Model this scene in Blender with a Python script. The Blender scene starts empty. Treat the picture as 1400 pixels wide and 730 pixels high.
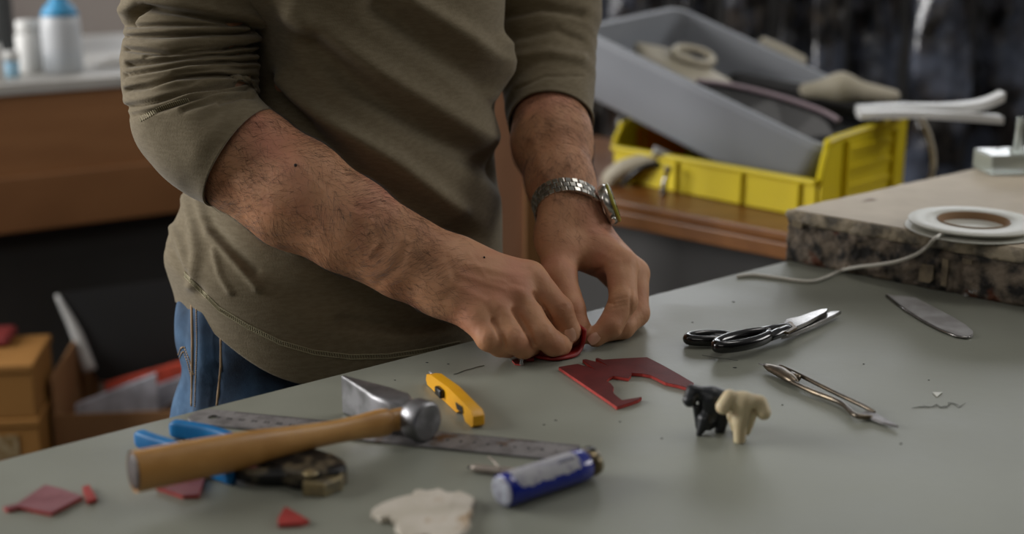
import bpy, bmesh, math, random
import numpy as np
from mathutils import Vector, noise
from mathutils.bvhtree import BVHTree
random.seed(7); rng = np.random.default_rng(7)
C = bpy.context.scene.collection
SC = bpy.context.scene

# ---------------------------------------------------------------- camera, world, light, exposure
F = 1944.0; H = .395; PITCH = math.radians(15.5)      # table top is z = 0, floor z = -.9
cam = bpy.data.cameras.new('camera'); camo = bpy.data.objects.new('camera', cam); C.objects.link(camo)
camo.location = (0, 0, H); camo.rotation_euler = (math.pi/2-PITCH, 0, 0)
cam.sensor_width = 36; cam.lens = 36*F/1400; cam.clip_start = .05
cam.dof.use_dof = True; cam.dof.focus_distance = 1.20; cam.dof.aperture_fstop = 3.0
SC.camera = camo
w = bpy.data.worlds.new('world'); SC.world = w; w.use_nodes = True
w.node_tree.nodes['Background'].inputs[0].default_value = (.8, .88, 1, 1)
w.node_tree.nodes['Background'].inputs[1].default_value = .35
def area(name, loc, target, sx, sy, power, col):
    l = bpy.data.lights.new(name, 'AREA'); l.shape = 'RECTANGLE'; l.size = sx; l.size_y = sy; l.energy = power; l.color = col
    o = bpy.data.objects.new(name, l); C.objects.link(o); o.location = loc
    o.rotation_euler = (Vector(target)-Vector(loc)).to_track_quat('-Z', 'Y').to_euler()
for i, x in enumerate((-.75, .35, 1.15, 1.95)):
    area('daylight_back', (x, 3.93, .78), (x, 0, .5), .62, .56, 11.5, (.93, .96, 1))
area('daylight_left', (-2.42, 1.45, .75), (1, 1.35, .1), 1.6, 1.2, 158, (1, .98, .96))
area('fill_right', (3.04, 1.8, 1.15), (.6, 1.3, 0), 1.4, .8, 56, (1, .98, .95))  # unseen window light, added on the right to brighten the table
area('ceiling_fill', (-.5, -.6, 1.74), (-.2, 1.3, 0), 1.6, 1.0, 16.5, (1, .95, .88))  # overhead fill added behind the camera to light the front
area('ceiling_fill', (.75, 1.65, 1.74), (.4, 1.35, 0), .9, .5, 13, (1, .96, .92))  # second fill, added to brighten the table in front of the board
SC.view_settings.view_transform = 'Standard'; SC.view_settings.look = 'None'
SC.view_settings.gamma = 1; SC.view_settings.use_curve_mapping = False
SC.view_settings.exposure = -1.12

# ---------------------------------------------------------------- measuring helpers
cp, sp = math.cos(PITCH), math.sin(PITCH)
def ray(px, py):
    u = (px-700)/F; v = -(py-365)/F
    return Vector((u, cp+v*sp, -sp+v*cp))
CAM = Vector((0, 0, H))
def G(px, py, z=0.0):
    d = ray(px, py); return CAM + d*((z-H)/d.z)
def P(px, py, Y):
    d = ray(px, py); return CAM + d*(Y/d.y)
def proj(v):
    v = np.asarray(v, float); r = v-np.array([0, 0, H])
    dep = r[:, 1]*cp-r[:, 2]*sp; up = r[:, 1]*sp+r[:, 2]*cp
    return 700+F*r[:, 0]/dep, 365-F*up/dep

# ---------------------------------------------------------------- materials
def M(name, c1, c2=None, scale=20, rough=.5, metal=0, bump=0, bscale=200, detail=4, lo=.4, hi=.6, stretch=(1, 1, 1),
      bstretch=None, bdist=.001, trans=0, alpha=1, spec=.5, c3=None, scale3=5, lo3=.5, hi3=.6, sss=0, coat=0, sheen=0, rough2=None, emit=0, wave=None):
    m = bpy.data.materials.new(name); m.use_nodes = True
    nt = m.node_tree; N = nt.nodes; L = nt.links; b = N['Principled BSDF']
    def lin(c): return tuple((x/12.92 if x <= .04045 else ((x+.055)/1.055)**2.4) for x in c)+(1,)
    b.inputs['Roughness'].default_value = rough; b.inputs['Metallic'].default_value = metal
    b.inputs['Base Color'].default_value = lin(c1); b.inputs['Transmission Weight'].default_value = trans
    b.inputs['Alpha'].default_value = alpha; b.inputs['Specular IOR Level'].default_value = spec
    b.inputs['Coat Weight'].default_value = coat; b.inputs['Sheen Weight'].default_value = sheen
    if sss:
        b.inputs['Subsurface Weight'].default_value = sss; b.inputs['Subsurface Radius'].default_value = (1, .35, .2); b.inputs['Subsurface Scale'].default_value = .006
    tc = N.new('ShaderNodeTexCoord')
    def nz(sc, det, st):
        mp = N.new('ShaderNodeMapping'); mp.inputs['Scale'].default_value = st; L.new(tc.outputs['Object'], mp.inputs['Vector'])
        n = N.new('ShaderNodeTexNoise'); n.inputs['Scale'].default_value = sc; n.inputs['Detail'].default_value = det
        L.new(mp.outputs[0], n.inputs['Vector']); return n
    def ramp(n, a, bb, ca, cb):
        r = N.new('ShaderNodeValToRGB'); r.color_ramp.elements[0].position = a; r.color_ramp.elements[1].position = bb
        r.color_ramp.elements[0].color = ca; r.color_ramp.elements[1].color = cb; L.new(n.outputs['Fac'], r.inputs['Fac']); return r
    if c2:
        n = nz(scale, detail, stretch); r = ramp(n, lo, hi, lin(c1), lin(c2)); out = r.outputs['Color']
        if c3:
            n3 = nz(scale3, 5, (1, 1, 1)); r3 = ramp(n3, lo3, hi3, (0, 0, 0, 1), (1, 1, 1, 1))
            mx = N.new('ShaderNodeMix'); mx.data_type = 'RGBA'; L.new(r3.outputs['Color'], mx.inputs['Factor'])
            L.new(out, mx.inputs['A']); mx.inputs['B'].default_value = lin(c3); out = mx.outputs['Result']
        L.new(out, b.inputs['Base Color'])
        if rough2 is not None:
            r2 = ramp(n, lo, hi, (rough,)*3+(1,), (rough2,)*3+(1,)); L.new(r2.outputs['Color'], b.inputs['Roughness'])
    if bump:
        if wave:
            mp = N.new('ShaderNodeMapping'); mp.inputs['Rotation'].default_value = wave; L.new(tc.outputs['Object'], mp.inputs['Vector'])
            n = N.new('ShaderNodeTexWave'); n.inputs['Scale'].default_value = bscale; n.inputs['Distortion'].default_value = .6; L.new(mp.outputs[0], n.inputs['Vector'])
        else: n = nz(bscale, 3, bstretch or (1, 1, 1))
        bp = N.new('ShaderNodeBump'); bp.inputs['Strength'].default_value = bump; bp.inputs['Distance'].default_value = bdist
        L.new(n.outputs['Fac'], bp.inputs['Height']); L.new(bp.outputs[0], b.inputs['Normal'])
    if emit:
        b.inputs['Emission Color'].default_value = lin(c1); b.inputs['Emission Strength'].default_value = emit
    return m

# ---------------------------------------------------------------- object helpers
ORG = {}
def obj(name, data, mat, parent=None, smooth=True, label=None, cat=None, group=None, kind=None, at=None):
    v, f = data
    me = bpy.data.meshes.new(name); o = bpy.data.objects.new(name, me); C.objects.link(o)
    v = np.asarray([tuple(q) for q in v], float) if not isinstance(v, np.ndarray) else v
    if parent: org = ORG[parent.name]; o.parent = parent
    elif kind == 'structure': org = np.zeros(3)
    else:
        org = np.array([(v[:, 0].min()+v[:, 0].max())/2, (v[:, 1].min()+v[:, 1].max())/2, v[:, 2].min()]); o.location = org
    ORG[o.name] = org
    me.from_pydata((v-org).tolist(), [], [list(map(int, q)) for q in f] if not isinstance(f, np.ndarray) else f.tolist())
    me.materials.append(mat)
    if smooth:
        me.polygons.foreach_set('use_smooth', [True]*len(me.polygons))
    me.update(); props(o, label, cat, group, kind); return o
def props(o, label=None, cat=None, group=None, kind=None):
    if label: o['label'] = label
    if cat: o['category'] = cat
    if group: o['group'] = group
    if kind: o['kind'] = kind
def thing(name, label, cat, loc, group=None):
    o = bpy.data.objects.new(name, None); C.objects.link(o); o.location = tuple(loc); o.empty_display_size = .02
    ORG[o.name] = np.array(tuple(loc), float); props(o, label, cat, group); return o
def sharp(o, ang=35):
    o.data.set_sharp_from_angle(angle=math.radians(ang)); return o
def join(*ds):
    V = []; Fc = []; n = 0
    for v, f in ds:
        v = [tuple(q) for q in v]; V += v; Fc += [[i+n for i in q] for q in f]; n += len(v)
    return V, Fc
def bm_out(bm):
    bm.verts.ensure_lookup_table()
    v = [tuple(x.co) for x in bm.verts]; f = [[q.index for q in p.verts] for p in bm.faces]; bm.free(); return v, f
def frame(o, x, z=(0, 0, 1)):
    x = Vector(x).normalized(); z = Vector(z); y = z.cross(x).normalized(); z = x.cross(y)
    return lambda a, b, c: Vector(o)+x*a+y*b+z*c
def box(fr, a, b, bev=0, seg=2):
    bm = bmesh.new(); r = bmesh.ops.create_cube(bm, size=1)
    for q in bm.verts: q.co = Vector([a[i]+(b[i]-a[i])*(q.co[i]+.5) for i in range(3)])
    if bev: bmesh.ops.bevel(bm, geom=list(bm.edges), offset=bev, segments=seg, profile=.5, affect='EDGES')
    for q in bm.verts: q.co = fr(*q.co)
    bm.verts.index_update(); return bm_out(bm)
ID = lambda a, b, c: Vector((a, b, c))
def loft(rings, cap=True, closed=True):
    n = len(rings[0]); V = [tuple(p) for r in rings for p in r]; Fc = []
    for i in range(len(rings)-1):
        for j in range(n if closed else n-1):
            k = (j+1) % n; Fc.append([i*n+j, i*n+k, (i+1)*n+k, (i+1)*n+j])
    if cap and closed: Fc.append(list(range(n))[::-1]); Fc.append([(len(rings)-1)*n+j for j in range(n)])
    return V, Fc
def smooth_path(pts, n=6):
    pts = [Vector(p) for p in pts]; out = []
    for i in range(len(pts)-1):
        p0 = pts[max(i-1, 0)]; p1 = pts[i]; p2 = pts[i+1]; p3 = pts[min(i+2, len(pts)-1)]
        for k in range(n):
            t = k/n; out.append(.5*((2*p1)+(p2-p0)*t+(2*p0-5*p1+4*p2-p3)*t*t+(3*p1-p0-3*p2+p3)*t**3))
    out.append(pts[-1]); return out
def tube(path, r, n=10, flat=1, up=(0, 0, 1), sm=0):
    path = [Vector(p) for p in path]
    if sm: 
        k = len(path); path = smooth_path(path, sm)
        if hasattr(r, '__len__'): r = np.interp(np.linspace(0, k-1, len(path)), range(k), r)
    rings = []; m = len(path); up = Vector(up)
    for i, p in enumerate(path):
        t = (path[min(i+1, m-1)]-path[max(i-1, 0)]).normalized(); s = t.cross(up)
        if s.length < 1e-3: s = t.cross(Vector((1, 0, 0)))
        s.normalize(); u = s.cross(t); ri = r[i] if hasattr(r, '__len__') else r
        rings.append([p+s*(ri*math.cos(a))+u*(ri*flat*math.sin(a)) for a in [2*math.pi*j/n for j in range(n)]])
    return loft(rings)
def extrude(pts, h, bev=0, seg=2):
    """closed outline -> solid plate; pts are the bottom corners, h up"""
    bm = bmesh.new(); up = Vector(h) if hasattr(h, '__len__') else Vector((0, 0, h))
    vs = [bm.verts.new(Vector(p)) for p in pts]; f = bm.faces.new(vs); f.normal_update()
    if f.normal.dot(up) > 0: f.normal_flip()
    r = bmesh.ops.extrude_face_region(bm, geom=[f]); nv = [e for e in r['geom'] if isinstance(e, bmesh.types.BMVert)]
    for q in nv: q.co += up
    bmesh.ops.recalc_face_normals(bm, faces=bm.faces)
    if bev:
        top = [e for e in bm.edges if all(q in nv for q in e.verts)]
        bmesh.ops.bevel(bm, geom=top, offset=bev, segments=seg, profile=.5, affect='EDGES')
    bmesh.ops.triangulate(bm, faces=[q for q in bm.faces if len(q.verts) > 4]); bm.verts.index_update()
    return bm_out(bm)
def lathe(fr, prof, n=32):
    return loft([[fr(r*math.cos(2*math.pi*j/n), r*math.sin(2*math.pi*j/n), z) for j in range(n)] for r, z in prof])
def shell(o, t):
    m = o.modifiers.new('thickness', 'SOLIDIFY'); m.thickness = t; m.offset = -1; return o

# ---------------------------------------------------------------- implicit surfaces: blended tapered limbs, meshed with surface nets
def sdf_mesh(prims, res, plane=None):
    A = np.array([[*p[0], *p[1]] for p in prims]); R = np.array([[p[2], p[3]] for p in prims])
    rm = R.max(1)[:, None]; lo = np.minimum(A[:, :3], A[:, 3:])-rm; hi = np.maximum(A[:, :3], A[:, 3:])+rm
    o = lo.min(0)-3*res; n = np.ceil((hi.max(0)-o)/res).astype(int)+4
    f = np.full(n, .05, np.float32)
    for p, l, h in zip(prims, lo, hi):
        a, b, ra, rb, k = np.array(p[0]), np.array(p[1]), p[2], p[3], p[4]; flat = p[5] if len(p) > 5 else None
        e = k+3*res
        i0 = np.maximum(((l-e-o)/res).astype(int), 0); i1 = np.minimum(((h+e-o)/res).astype(int)+2, n)
        g = [o[d]+res*np.arange(i0[d], i1[d], dtype=np.float32) for d in range(3)]
        X, Y, Z = g[0][:, None, None]-a[0], g[1][None, :, None]-a[1], g[2][None, None, :]-a[2]
        ba = b-a; L2 = max(float(ba@ba), 1e-12)
        t = np.clip((X*ba[0]+Y*ba[1]+Z*ba[2])/L2, 0, 1)
        dx, dy, dz = X-t*ba[0], Y-t*ba[1], Z-t*ba[2]
        q = dx*dx+dy*dy+dz*dz
        if flat is not None:      # (direction, factor): thinner along direction
            fn = np.array(flat[0], float); fn /= np.linalg.norm(fn); c = dx*fn[0]+dy*fn[1]+dz*fn[2]
            q = q+c*c*(flat[1]**2-1)
        d = (np.sqrt(q)-(ra+(rb-ra)*t)).astype(np.float32)
        s = tuple(slice(i0[j], i1[j]) for j in range(3)); c = f[s]
        if k < 0: f[s] = np.maximum(c, -d)
        else:
            hh = np.maximum(k-np.abs(c-d), 0)/k; f[s] = np.minimum(c, d)-hh*hh*k*.25
    if plane is not None:
        z = o[2]+res*np.arange(n[2]); f = np.maximum(f, (plane-z)[None, None, :].astype(np.float32))
    s = f < 0; cnt = np.zeros(tuple(n-1), np.int8)
    for i in (0, 1):
        for j in (0, 1):
            for k in (0, 1): cnt += s[i:n[0]-1+i, j:n[1]-1+j, k:n[2]-1+k]
    cells = np.argwhere((cnt > 0) & (cnt < 8)); idx = np.full(tuple(n-1), -1, np.int32)
    idx[cells[:, 0], cells[:, 1], cells[:, 2]] = np.arange(len(cells))
    pos = np.zeros((len(cells), 3)); num = np.zeros(len(cells))
    for d in range(3):
        oth = [q for q in range(3) if q != d]
        for a in (0, 1):
            for b in (0, 1):
                c0 = cells.copy(); c0[:, oth[0]] += a; c0[:, oth[1]] += b; c1 = c0.copy(); c1[:, d] += 1
                v0 = f[tuple(c0.T)]; v1 = f[tuple(c1.T)]; m = (v0 < 0) != (v1 < 0)
                t = v0[m]/(v0[m]-v1[m]); q = c0[m].astype(float); q[:, d] += t
                pos[m] += q; num[m] += 1
    pos = pos/num[:, None]*res+o
    quads = []
    for d in range(3):
        u, v = [(1, 2), (2, 0), (0, 1)][d]
        sl0 = [slice(None)]*3; sl1 = [slice(None)]*3; sl0[d] = slice(0, n[d]-1); sl1[d] = slice(1, n[d])
        e = np.argwhere(s[tuple(sl0)] != s[tuple(sl1)])
        e = e[(e[:, u] > 0) & (e[:, v] > 0) & (e[:, u] < n[u]-1) & (e[:, v] < n[v]-1)]
        ins = s[tuple(e.T)]
        def g(a, b):
            c = e.copy(); c[:, u] -= a; c[:, v] -= b; return idx[tuple(c.T)]
        q = np.stack([g(1, 1), g(0, 1), g(0, 0), g(1, 0)], 1)
        q[~ins] = q[~ins][:, ::-1]; quads.append(q)
    q = np.concatenate(quads); q = q[(q >= 0).all(1)]
    return pos, q
def vnormals(v, f):
    f = np.asarray(f); n = np.zeros_like(v)
    fn = np.cross(v[f[:, 2]]-v[f[:, 0]], v[f[:, 3]]-v[f[:, 1]])
    for k in range(4):
        for d in range(3): n[:, d] += np.bincount(f[:, k], fn[:, d], len(v))
    return n/(np.linalg.norm(n, axis=1)[:, None]+1e-12)
def seg_d(x, y, pts, taper=0):
    best = np.full(len(x), 1e9); pts = np.array(pts, float)
    for (ax, ay), (bx, by) in zip(pts[:-1], pts[1:]):
        dx, dy = bx-ax, by-ay; t = np.clip(((x-ax)*dx+(y-ay)*dy)/(dx*dx+dy*dy), 0, 1)
        best = np.minimum(best, np.hypot(x-ax-t*dx, y-ay-t*dy))
    return best
def folds(v, f, lst, face=-.25, sgn=1):
    """push the surface in (negative) or out along creases measured on the photograph"""
    n = vnormals(v, f)*sgn; x, y = proj(v); r = CAM_N-v; r /= np.linalg.norm(r, axis=1)[:, None]
    wgt = np.clip(((n*r).sum(1)-face)/.25, 0, 1); disp = np.zeros(len(v))
    for pts, wd, amp in lst: disp += amp*np.exp(-(seg_d(x, y, pts)/wd)**2)
    return v+n*(disp*wgt)[:, None]
CAM_N = np.array([0, 0, H])
def vnoise(v, sc, amp, seed=0, st=(1, 1, 1)):
    return np.array([noise.noise(Vector((p[0]*sc*st[0]+seed, p[1]*sc*st[1], p[2]*sc*st[2]))) for p in v])*amp
def make_bvh(v, f): return BVHTree.FromPolygons([tuple(p) for p in v], [list(map(int, q)) for q in f])
def hit(bvh, px, py, off=0.0):
    d = ray(px, py).normalized(); h = bvh.ray_cast(CAM, d)
    return None if h[0] is None else (h[0]-d*off)
def drape(bvh, pts, off=.0005, step=4):
    out = []
    for (a, b), (c, d) in zip(pts[:-1], pts[1:]):
        m = max(1, int(math.hypot(c-a, d-b)/step))
        for i in range(m):
            h = hit(bvh, a+(c-a)*i/m, b+(d-b)*i/m, off)
            if h is not None: out.append(h)
    return out

# ================================================================ THE ROOM
m_floor = M('concrete', (.2, .19, .18), (.26, .25, .24), 3, rough=.8)
m_wall = M('plaster', (.57, .53, .51), (.60, .565, .54), 4, rough=.9)
m_wall_dark = M('grey_paint', (.24, .235, .23), (.28, .27, .27), 3, rough=.85)
m_ceil = M('white_paint', (.6, .6, .6), rough=.9)
m_frame = M('window_paint', (.7, .7, .7), rough=.5)
S = dict(kind='structure')
obj('floor', box(ID, (-2.6, -1.6, -.95), (3.2, 4.1, -.9)), m_floor, smooth=False, **S)
obj('ceiling', box(ID, (-2.6, -1.6, 1.8), (3.2, 4.1, 1.85)), m_ceil, smooth=False, **S)
obj('wall_front', box(ID, (-2.6, -1.7, -.9), (3.2, -1.6, 1.8)), m_wall_dark, smooth=False, **S)
def wall_with_holes(axis, pos, lo, hi, holes, z0, z1, t):
    d = []; cur = lo
    def bx(a, b, c, e):
        if axis == 'y': return box(ID, (a, pos, c), (b, pos+t, e))
        return box(ID, (pos-t, a, c), (pos, b, e))
    for a, b, c, e in holes:
        d += [bx(cur, a, z0, z1), bx(a, b, z0, c), bx(a, b, e, z1)]; cur = b
    d.append(bx(cur, hi, z0, z1)); return join(*d)
obj('wall_back', wall_with_holes('y', 3.95, -2.6, 3.2, [(x-.33, x+.33, .48, 1.08) for x in (-.75, .35, 1.15, 1.95)], -.9, 1.8, .12), m_wall, smooth=False, **S)
obj('wall_left', wall_with_holes('x', -2.45, -1.6, 4.1, [(.62, 2.28, .13, 1.37)], -.9, 1.8, .12), m_wall, smooth=False, **S)
obj('wall_right', wall_with_holes('x', 3.2, -1.6, 4.1, [(1.05, 2.55, .7, 1.6)], -.9, 1.8, .1), m_wall_dark, smooth=False, **S)
def window(name, fr, w_, h_):
    d = [box(fr, (-w_/2, -.02, 0), (w_/2, .02, .03)), box(fr, (-w_/2, -.02, h_-.03), (w_/2, .02, h_)),
         box(fr, (-w_/2, -.02, 0), (-w_/2+.03, .02, h_)), box(fr, (w_/2-.03, -.02, 0), (w_/2, .02, h_)),
         box(fr, (-.012, -.02, 0), (.012, .02, h_))]
    obj(name, join(*d), m_frame, smooth=False, **S)
for i, x in enumerate((-.75, .35, 1.15, 1.95)): window('window_%d' % (i+1), (lambda a, b, c, x=x: Vector((x+a, 3.97+b, .48+c))), .66, .60)
window('window_6', lambda a, b, c: Vector((3.13+b, 1.8+a, .7+c)), 1.5, .9)  # frame added on the right wall to go with the extra light
window('window_5', lambda a, b, c: Vector((-2.48+b, 1.45+a, .13+c)), 1.66, 1.24)

# ================================================================ THE TABLE
u = Vector((.644, .526, 0)).normalized(); nrm = Vector((u.y, -u.x, 0))          # along the far edge; towards the camera side
corner = Vector((.286, 1.447, 0))
m_table = M('table_paint', (.505, .515, .47), (.54, .55, .505), 7, rough=.40, rough2=.5, bump=.25, bscale=90, bdist=.0006, c3=(.48, .485, .44), scale3=2.2, lo3=.45, hi3=.75, spec=.55)
m_steel = M('dark_steel', (.17, .17, .18), rough=.5, metal=.6)
tb = thing('work_table', 'large pale grey-green painted work table under the hands and tools', 'table', (corner.x-u.x*.3, corner.y-u.y*.3, -.9))
tf = lambda a, b, c: corner+u*a-nrm*0+nrm*b+Vector((0, 0, c))
obj('tabletop', box(tf, (-1.75, 0, -.032), (.66, 1.15, 0), .0025), m_table, tb, smooth=False)
obj('apron', join(box(tf, (-1.68, .07, -.11), (.6, .09, -.033)), box(tf, (-1.68, 1.05, -.11), (.6, 1.07, -.033))), m_steel, tb, smooth=False)
for a in (-1.64, .56):
    for b in (.08, 1.02): obj('leg', box(tf, (a, b, -.9), (a+.05, b+.05, -.033), .003), m_steel, tb, smooth=False)
# marks on the table: pencil scribble and small dark specks
m_pencil = M('pencil', (.42, .43, .41), rough=.7)
sc = []
for k in range(3):
    pts = smooth_path([G(1247+k*5+i*4.2+rng.normal()*2.2, 557-i*.25+3.2*math.sin(i*1.3+k*2)*(.4+.6*(i > 9))+rng.normal()*1.0, .0004) for i in range(16)], 3)
    sc.append(tube(pts, .00016, 4))
sc.append(tube([G(620+i*6, 512-i*1.9+rng.normal()*.4, .0003) for i in range(8)], .0003, 4))
sc.append(tube([G(960+i*7, 486+i*.9+rng.normal()*.6, .0003) for i in range(8)], .00025, 4))
obj('pencil_mark', join(*sc), m_pencil, tb, smooth=False, kind='stuff')
m_speck = M('speck', (.2, .2, .2), rough=.7)
sp_ = []
for px, py, r in [(584, 496, .0014), (613, 498, .0012), (1003, 413, .0016), (947, 441, .001), (1005, 503, .002), (760, 575, .0012), (744, 581, .001), (848, 577, .001), (1181, 498, .001), (1232, 607, .0012), (1270, 520, .0009), (732, 487, .001), (540, 520, .001), (1070, 554, .0008), (905, 600, .001)]:
    r *= .7; c = G(px, py, 0); sp_.append(extrude([c+Vector((r*math.cos(t)*(1+.5*math.sin(3*t)), r*.7*math.sin(t), .0001)) for t in np.linspace(0, 6.28, 8)[:-1]], .0004))
obj('speck', join(*sp_), m_speck, tb, smooth=False, kind='stuff')

# ---------------------------------------------------------------- the thick worn board on the table
bo = thing('worn_board', 'thick worn board with cream top and dark stained gritty edge on table corner', 'board', (.6, 1.5, 0))
bd = Vector((.195, -.169, 0)).normalized(); bu = u
c0 = Vector((.286, 1.449, 0))
bf = lambda a, b, c: c0+bd*a+bu*b+Vector((0, 0, c))
m_core = M('stained_edge', (.15, .145, .14), (.54, .49, .43), 55, rough=.8, bump=1, bscale=120, bdist=.004, detail=8, lo=.40, hi=.62, c3=(.36, .2, .12), scale3=34, lo3=.6, hi3=.68)
m_btop = M('cream_board', (.70, .65, .57), (.76, .71, .63), 9, rough=.6, bump=.4, bscale=70, bdist=.001, c3=(.46, .36, .26), scale3=26, lo3=.68, hi3=.75)
m_bedge = M('cream_edge', (.42, .40, .36), (.72, .67, .58), 40, rough=.7, bump=1, bscale=110, bdist=.003, detail=7, lo=.38, hi=.55)
def rough_slab(x0, x1, y0, y1, z0, z1, nx, ny, nz_, amp, seed):
    bm = bmesh.new(); bmesh.ops.create_grid(bm, x_segments=1, y_segments=1, size=1); bm.free()
    V = []; Fc = []; idm = {}
    def vid(i, j, k):
        if (i, j, k) not in idm:
            idm[(i, j, k)] = len(V); V.append([x0+(x1-x0)*i/nx, y0+(y1-y0)*j/ny, z0+(z1-z0)*k/nz_])
        return idm[(i, j, k)]
    for i in range(nx):
        for j in range(ny):
            Fc.append([vid(i, j, 0), vid(i, j+1, 0), vid(i+1, j+1, 0), vid(i+1, j, 0)]); Fc.append([vid(i, j, nz_), vid(i+1, j, nz_), vid(i+1, j+1, nz_), vid(i, j+1, nz_)])
    for i in range(nx):
        for k in range(nz_):
            Fc.append([vid(i, 0, k), vid(i+1, 0, k), vid(i+1, 0, k+1), vid(i, 0, k+1)]); Fc.append([vid(i, ny, k), vid(i, ny, k+1), vid(i+1, ny, k+1), vid(i+1, ny, k)])
    for j in range(ny):
        for k in range(nz_):
            Fc.append([vid(0, j, k), vid(0, j, k+1), vid(0, j+1, k+1), vid(0, j+1, k)]); Fc.append([vid(nx, j, k), vid(nx, j+1, k), vid(nx, j+1, k+1), vid(nx, j, k+1)])
    V = np.array(V)
    for q in V:
        e = min(abs(q[0]-x0), abs(q[1]-y0))
        if e < .004:
            a = noise.noise(Vector((q[0]*45+seed, q[1]*45, q[2]*60)))*amp+noise.noise(Vector((q[0]*150+seed, q[1]*150, q[2]*150)))*amp*.5
            if abs(q[0]-x0) < .004: q[0] += a+amp*.5
            if abs(q[1]-y0) < .004: q[1] += a+amp*.5
    return [bf(*q) for q in V], Fc
obj('core', rough_slab(0, .62, 0, .62, .0005, .042, 150, 100, 8, .004, 3), m_core, bo)
# note: the board's front runs along a (bd), its left side along b (bu)
obj('top_layer', rough_slab(-.001, .62, -.001, .62, .042, .055, 150, 100, 3, .0035, 9), m_bedge, bo)
obj('face_sheet', extrude([bf(.004, .004, .0548), bf(.615, .004, .0548), bf(.615, .615, .0548), bf(.004, .615, .0548)], .0012), m_btop, bo, smooth=False)
m_patch = M('cream_patch', (.55, .5, .41), (.4, .36, .3), 60, rough=.8)
def onboard(px, py): # point on the front face of the board
    d = ray(px, py); nn = Vector((bd.y, -bd.x, 0)); t = (c0-CAM).dot(nn)/d.dot(nn); return CAM+d*t-nn*(-.0035 if nn.y > 0 else .0035)
ff = Vector((bd.y, -bd.x, 0)); ff = ff if ff.y < 0 else -ff
for poly in ([(1262, 360), (1279, 362), (1277, 382), (1272, 386), (1258, 383), (1259, 370)], [(1291, 352), (1299, 354), (1296, 391), (1288, 389)], [(1318, 352), (1332, 354), (1331, 361), (1318, 359)], [(1086, 300), (1100, 304), (1098, 312), (1084, 308)]):
    pts = []
    for a, b in poly:
        d = ray(a, b); t = (c0-CAM).dot(ff)/d.dot(ff); pts.append(CAM+d*t+ff*.002)
    obj('paint_patch', extrude(pts, ff*.002), m_patch, bo, smooth=False)

# tape reel on the board, its cord running down to the table
m_white = M('white_plastic', (.78, .78, .74), rough=.45)
m_card = M('brown_card', (.5, .38, .25), rough=.8)
rc = G(1330, 313, .056)
rl = thing('cord_reel', 'flat white reel with a brown cardboard hole lying on the worn board', 'reel', (rc.x, rc.y, .056))
rf = lambda a, b, c: Vector((rc.x+a, rc.y+b, .0563+c))
obj('flange', lathe(rf, [(.034, 0), (.064, 0), (.0655, .001), (.064, .002), (.034, .002)], 64), m_white, rl)
v, f = lathe(rf, [(.0345, .0025), (.040, .0025), (.0405, .0045), (.040, .0065), (.062, .0065), (.0625, .008), (.062, .0085), (.0345, .0085), (.0335, .0055)], 64)
f = [q for q in f if len(q) == 4] + [[8*64+j, 8*64+(j+1) % 64, (j+1) % 64, j] for j in range(64)]
obj('flange', (v, f), m_white, rl)
v, f = lathe(rf, [(.0300, .0005), (.0345, .0005), (.0345, .0095), (.0335, .0095), (.0325, .002), (.0300, .0015)], 64)
f = [q for q in f if len(q) == 4]
obj('core_ring', (v, f), m_card, rl)
def onb(px, py, off):
    d = ray(px, py); return CAM+d*(((c0+ff*off)-CAM).dot(ff)/d.dot(ff))
m_cord = M('white_cord', (.85, .84, .8), rough=.6)
obj('cord', tube([G(1290, 318, .061), G(1277, 327, .0595), onb(1268, 337, .006), onb(1252, 348, .010), onb(1228, 357, .013), onb(1200, 362, .013), onb(1172, 365, .010), G(1150, 370, .0022), G(1128, 380, .0019), G(1105, 385, .0019), G(1065, 380, .0019), G(1030, 376, .0019), G(1008, 378, .0016)], .0019, 10, sm=6), m_cord,
    label='thin white cord trailing from the reel over the board edge onto table', cat='cord')
# glass block and clear wand at far right
m_glass = M('clear_plastic', (.76, .79, .76), rough=.12, trans=.55, alpha=.9)
gb = G(1354, 241, .056)
obj('glass_block', box(frame(gb, (1, .12, 0)), (0, 0, .001), (.07, .05, .024), .002), m_glass, smooth=False, label='pale green translucent block on worn board at the right edge', cat='block')
gt = G(1399, 214, .081)
obj('clear_tube', lathe(lambda a, b, c: Vector((gt.x+a, gt.y+.02+b, .0812+c)), [(.009, 0), (.010, .004), (.005, .008), (.0042, .03), (.004, .042)], 20), m_glass, label='clear upright stem standing on the pale green block', cat='tube')
# crumpled clear bits by the board
m_clear = M('clear_film', (.85, .87, .88), rough=.12, trans=.7, alpha=.6)
def crumple(px, py, r, n, seed, zs=1.0):
    rs = random.Random(seed); c = G(px, py, 0); d = []
    for i in range(n):
        a = Vector((rs.uniform(-r, r), rs.uniform(-r, r)*.7, rs.uniform(.0008, r*zs)))
        pts = [c+a+Vector((rs.uniform(-1, 1), rs.uniform(-1, 1), 0))*r*.5 for _ in range(4)]
        for q in pts: q.z = max(.0008, q.z+rs.uniform(0, r*zs*.6))
        d.append(tube(pts, .0007, 6, sm=4))
    return join(*d)
obj('wire_scrap', crumple(1325, 408, .006, 5, 4), m_clear, label='tiny clear curled wire scrap on table below the worn board', cat='scrap')
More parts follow.
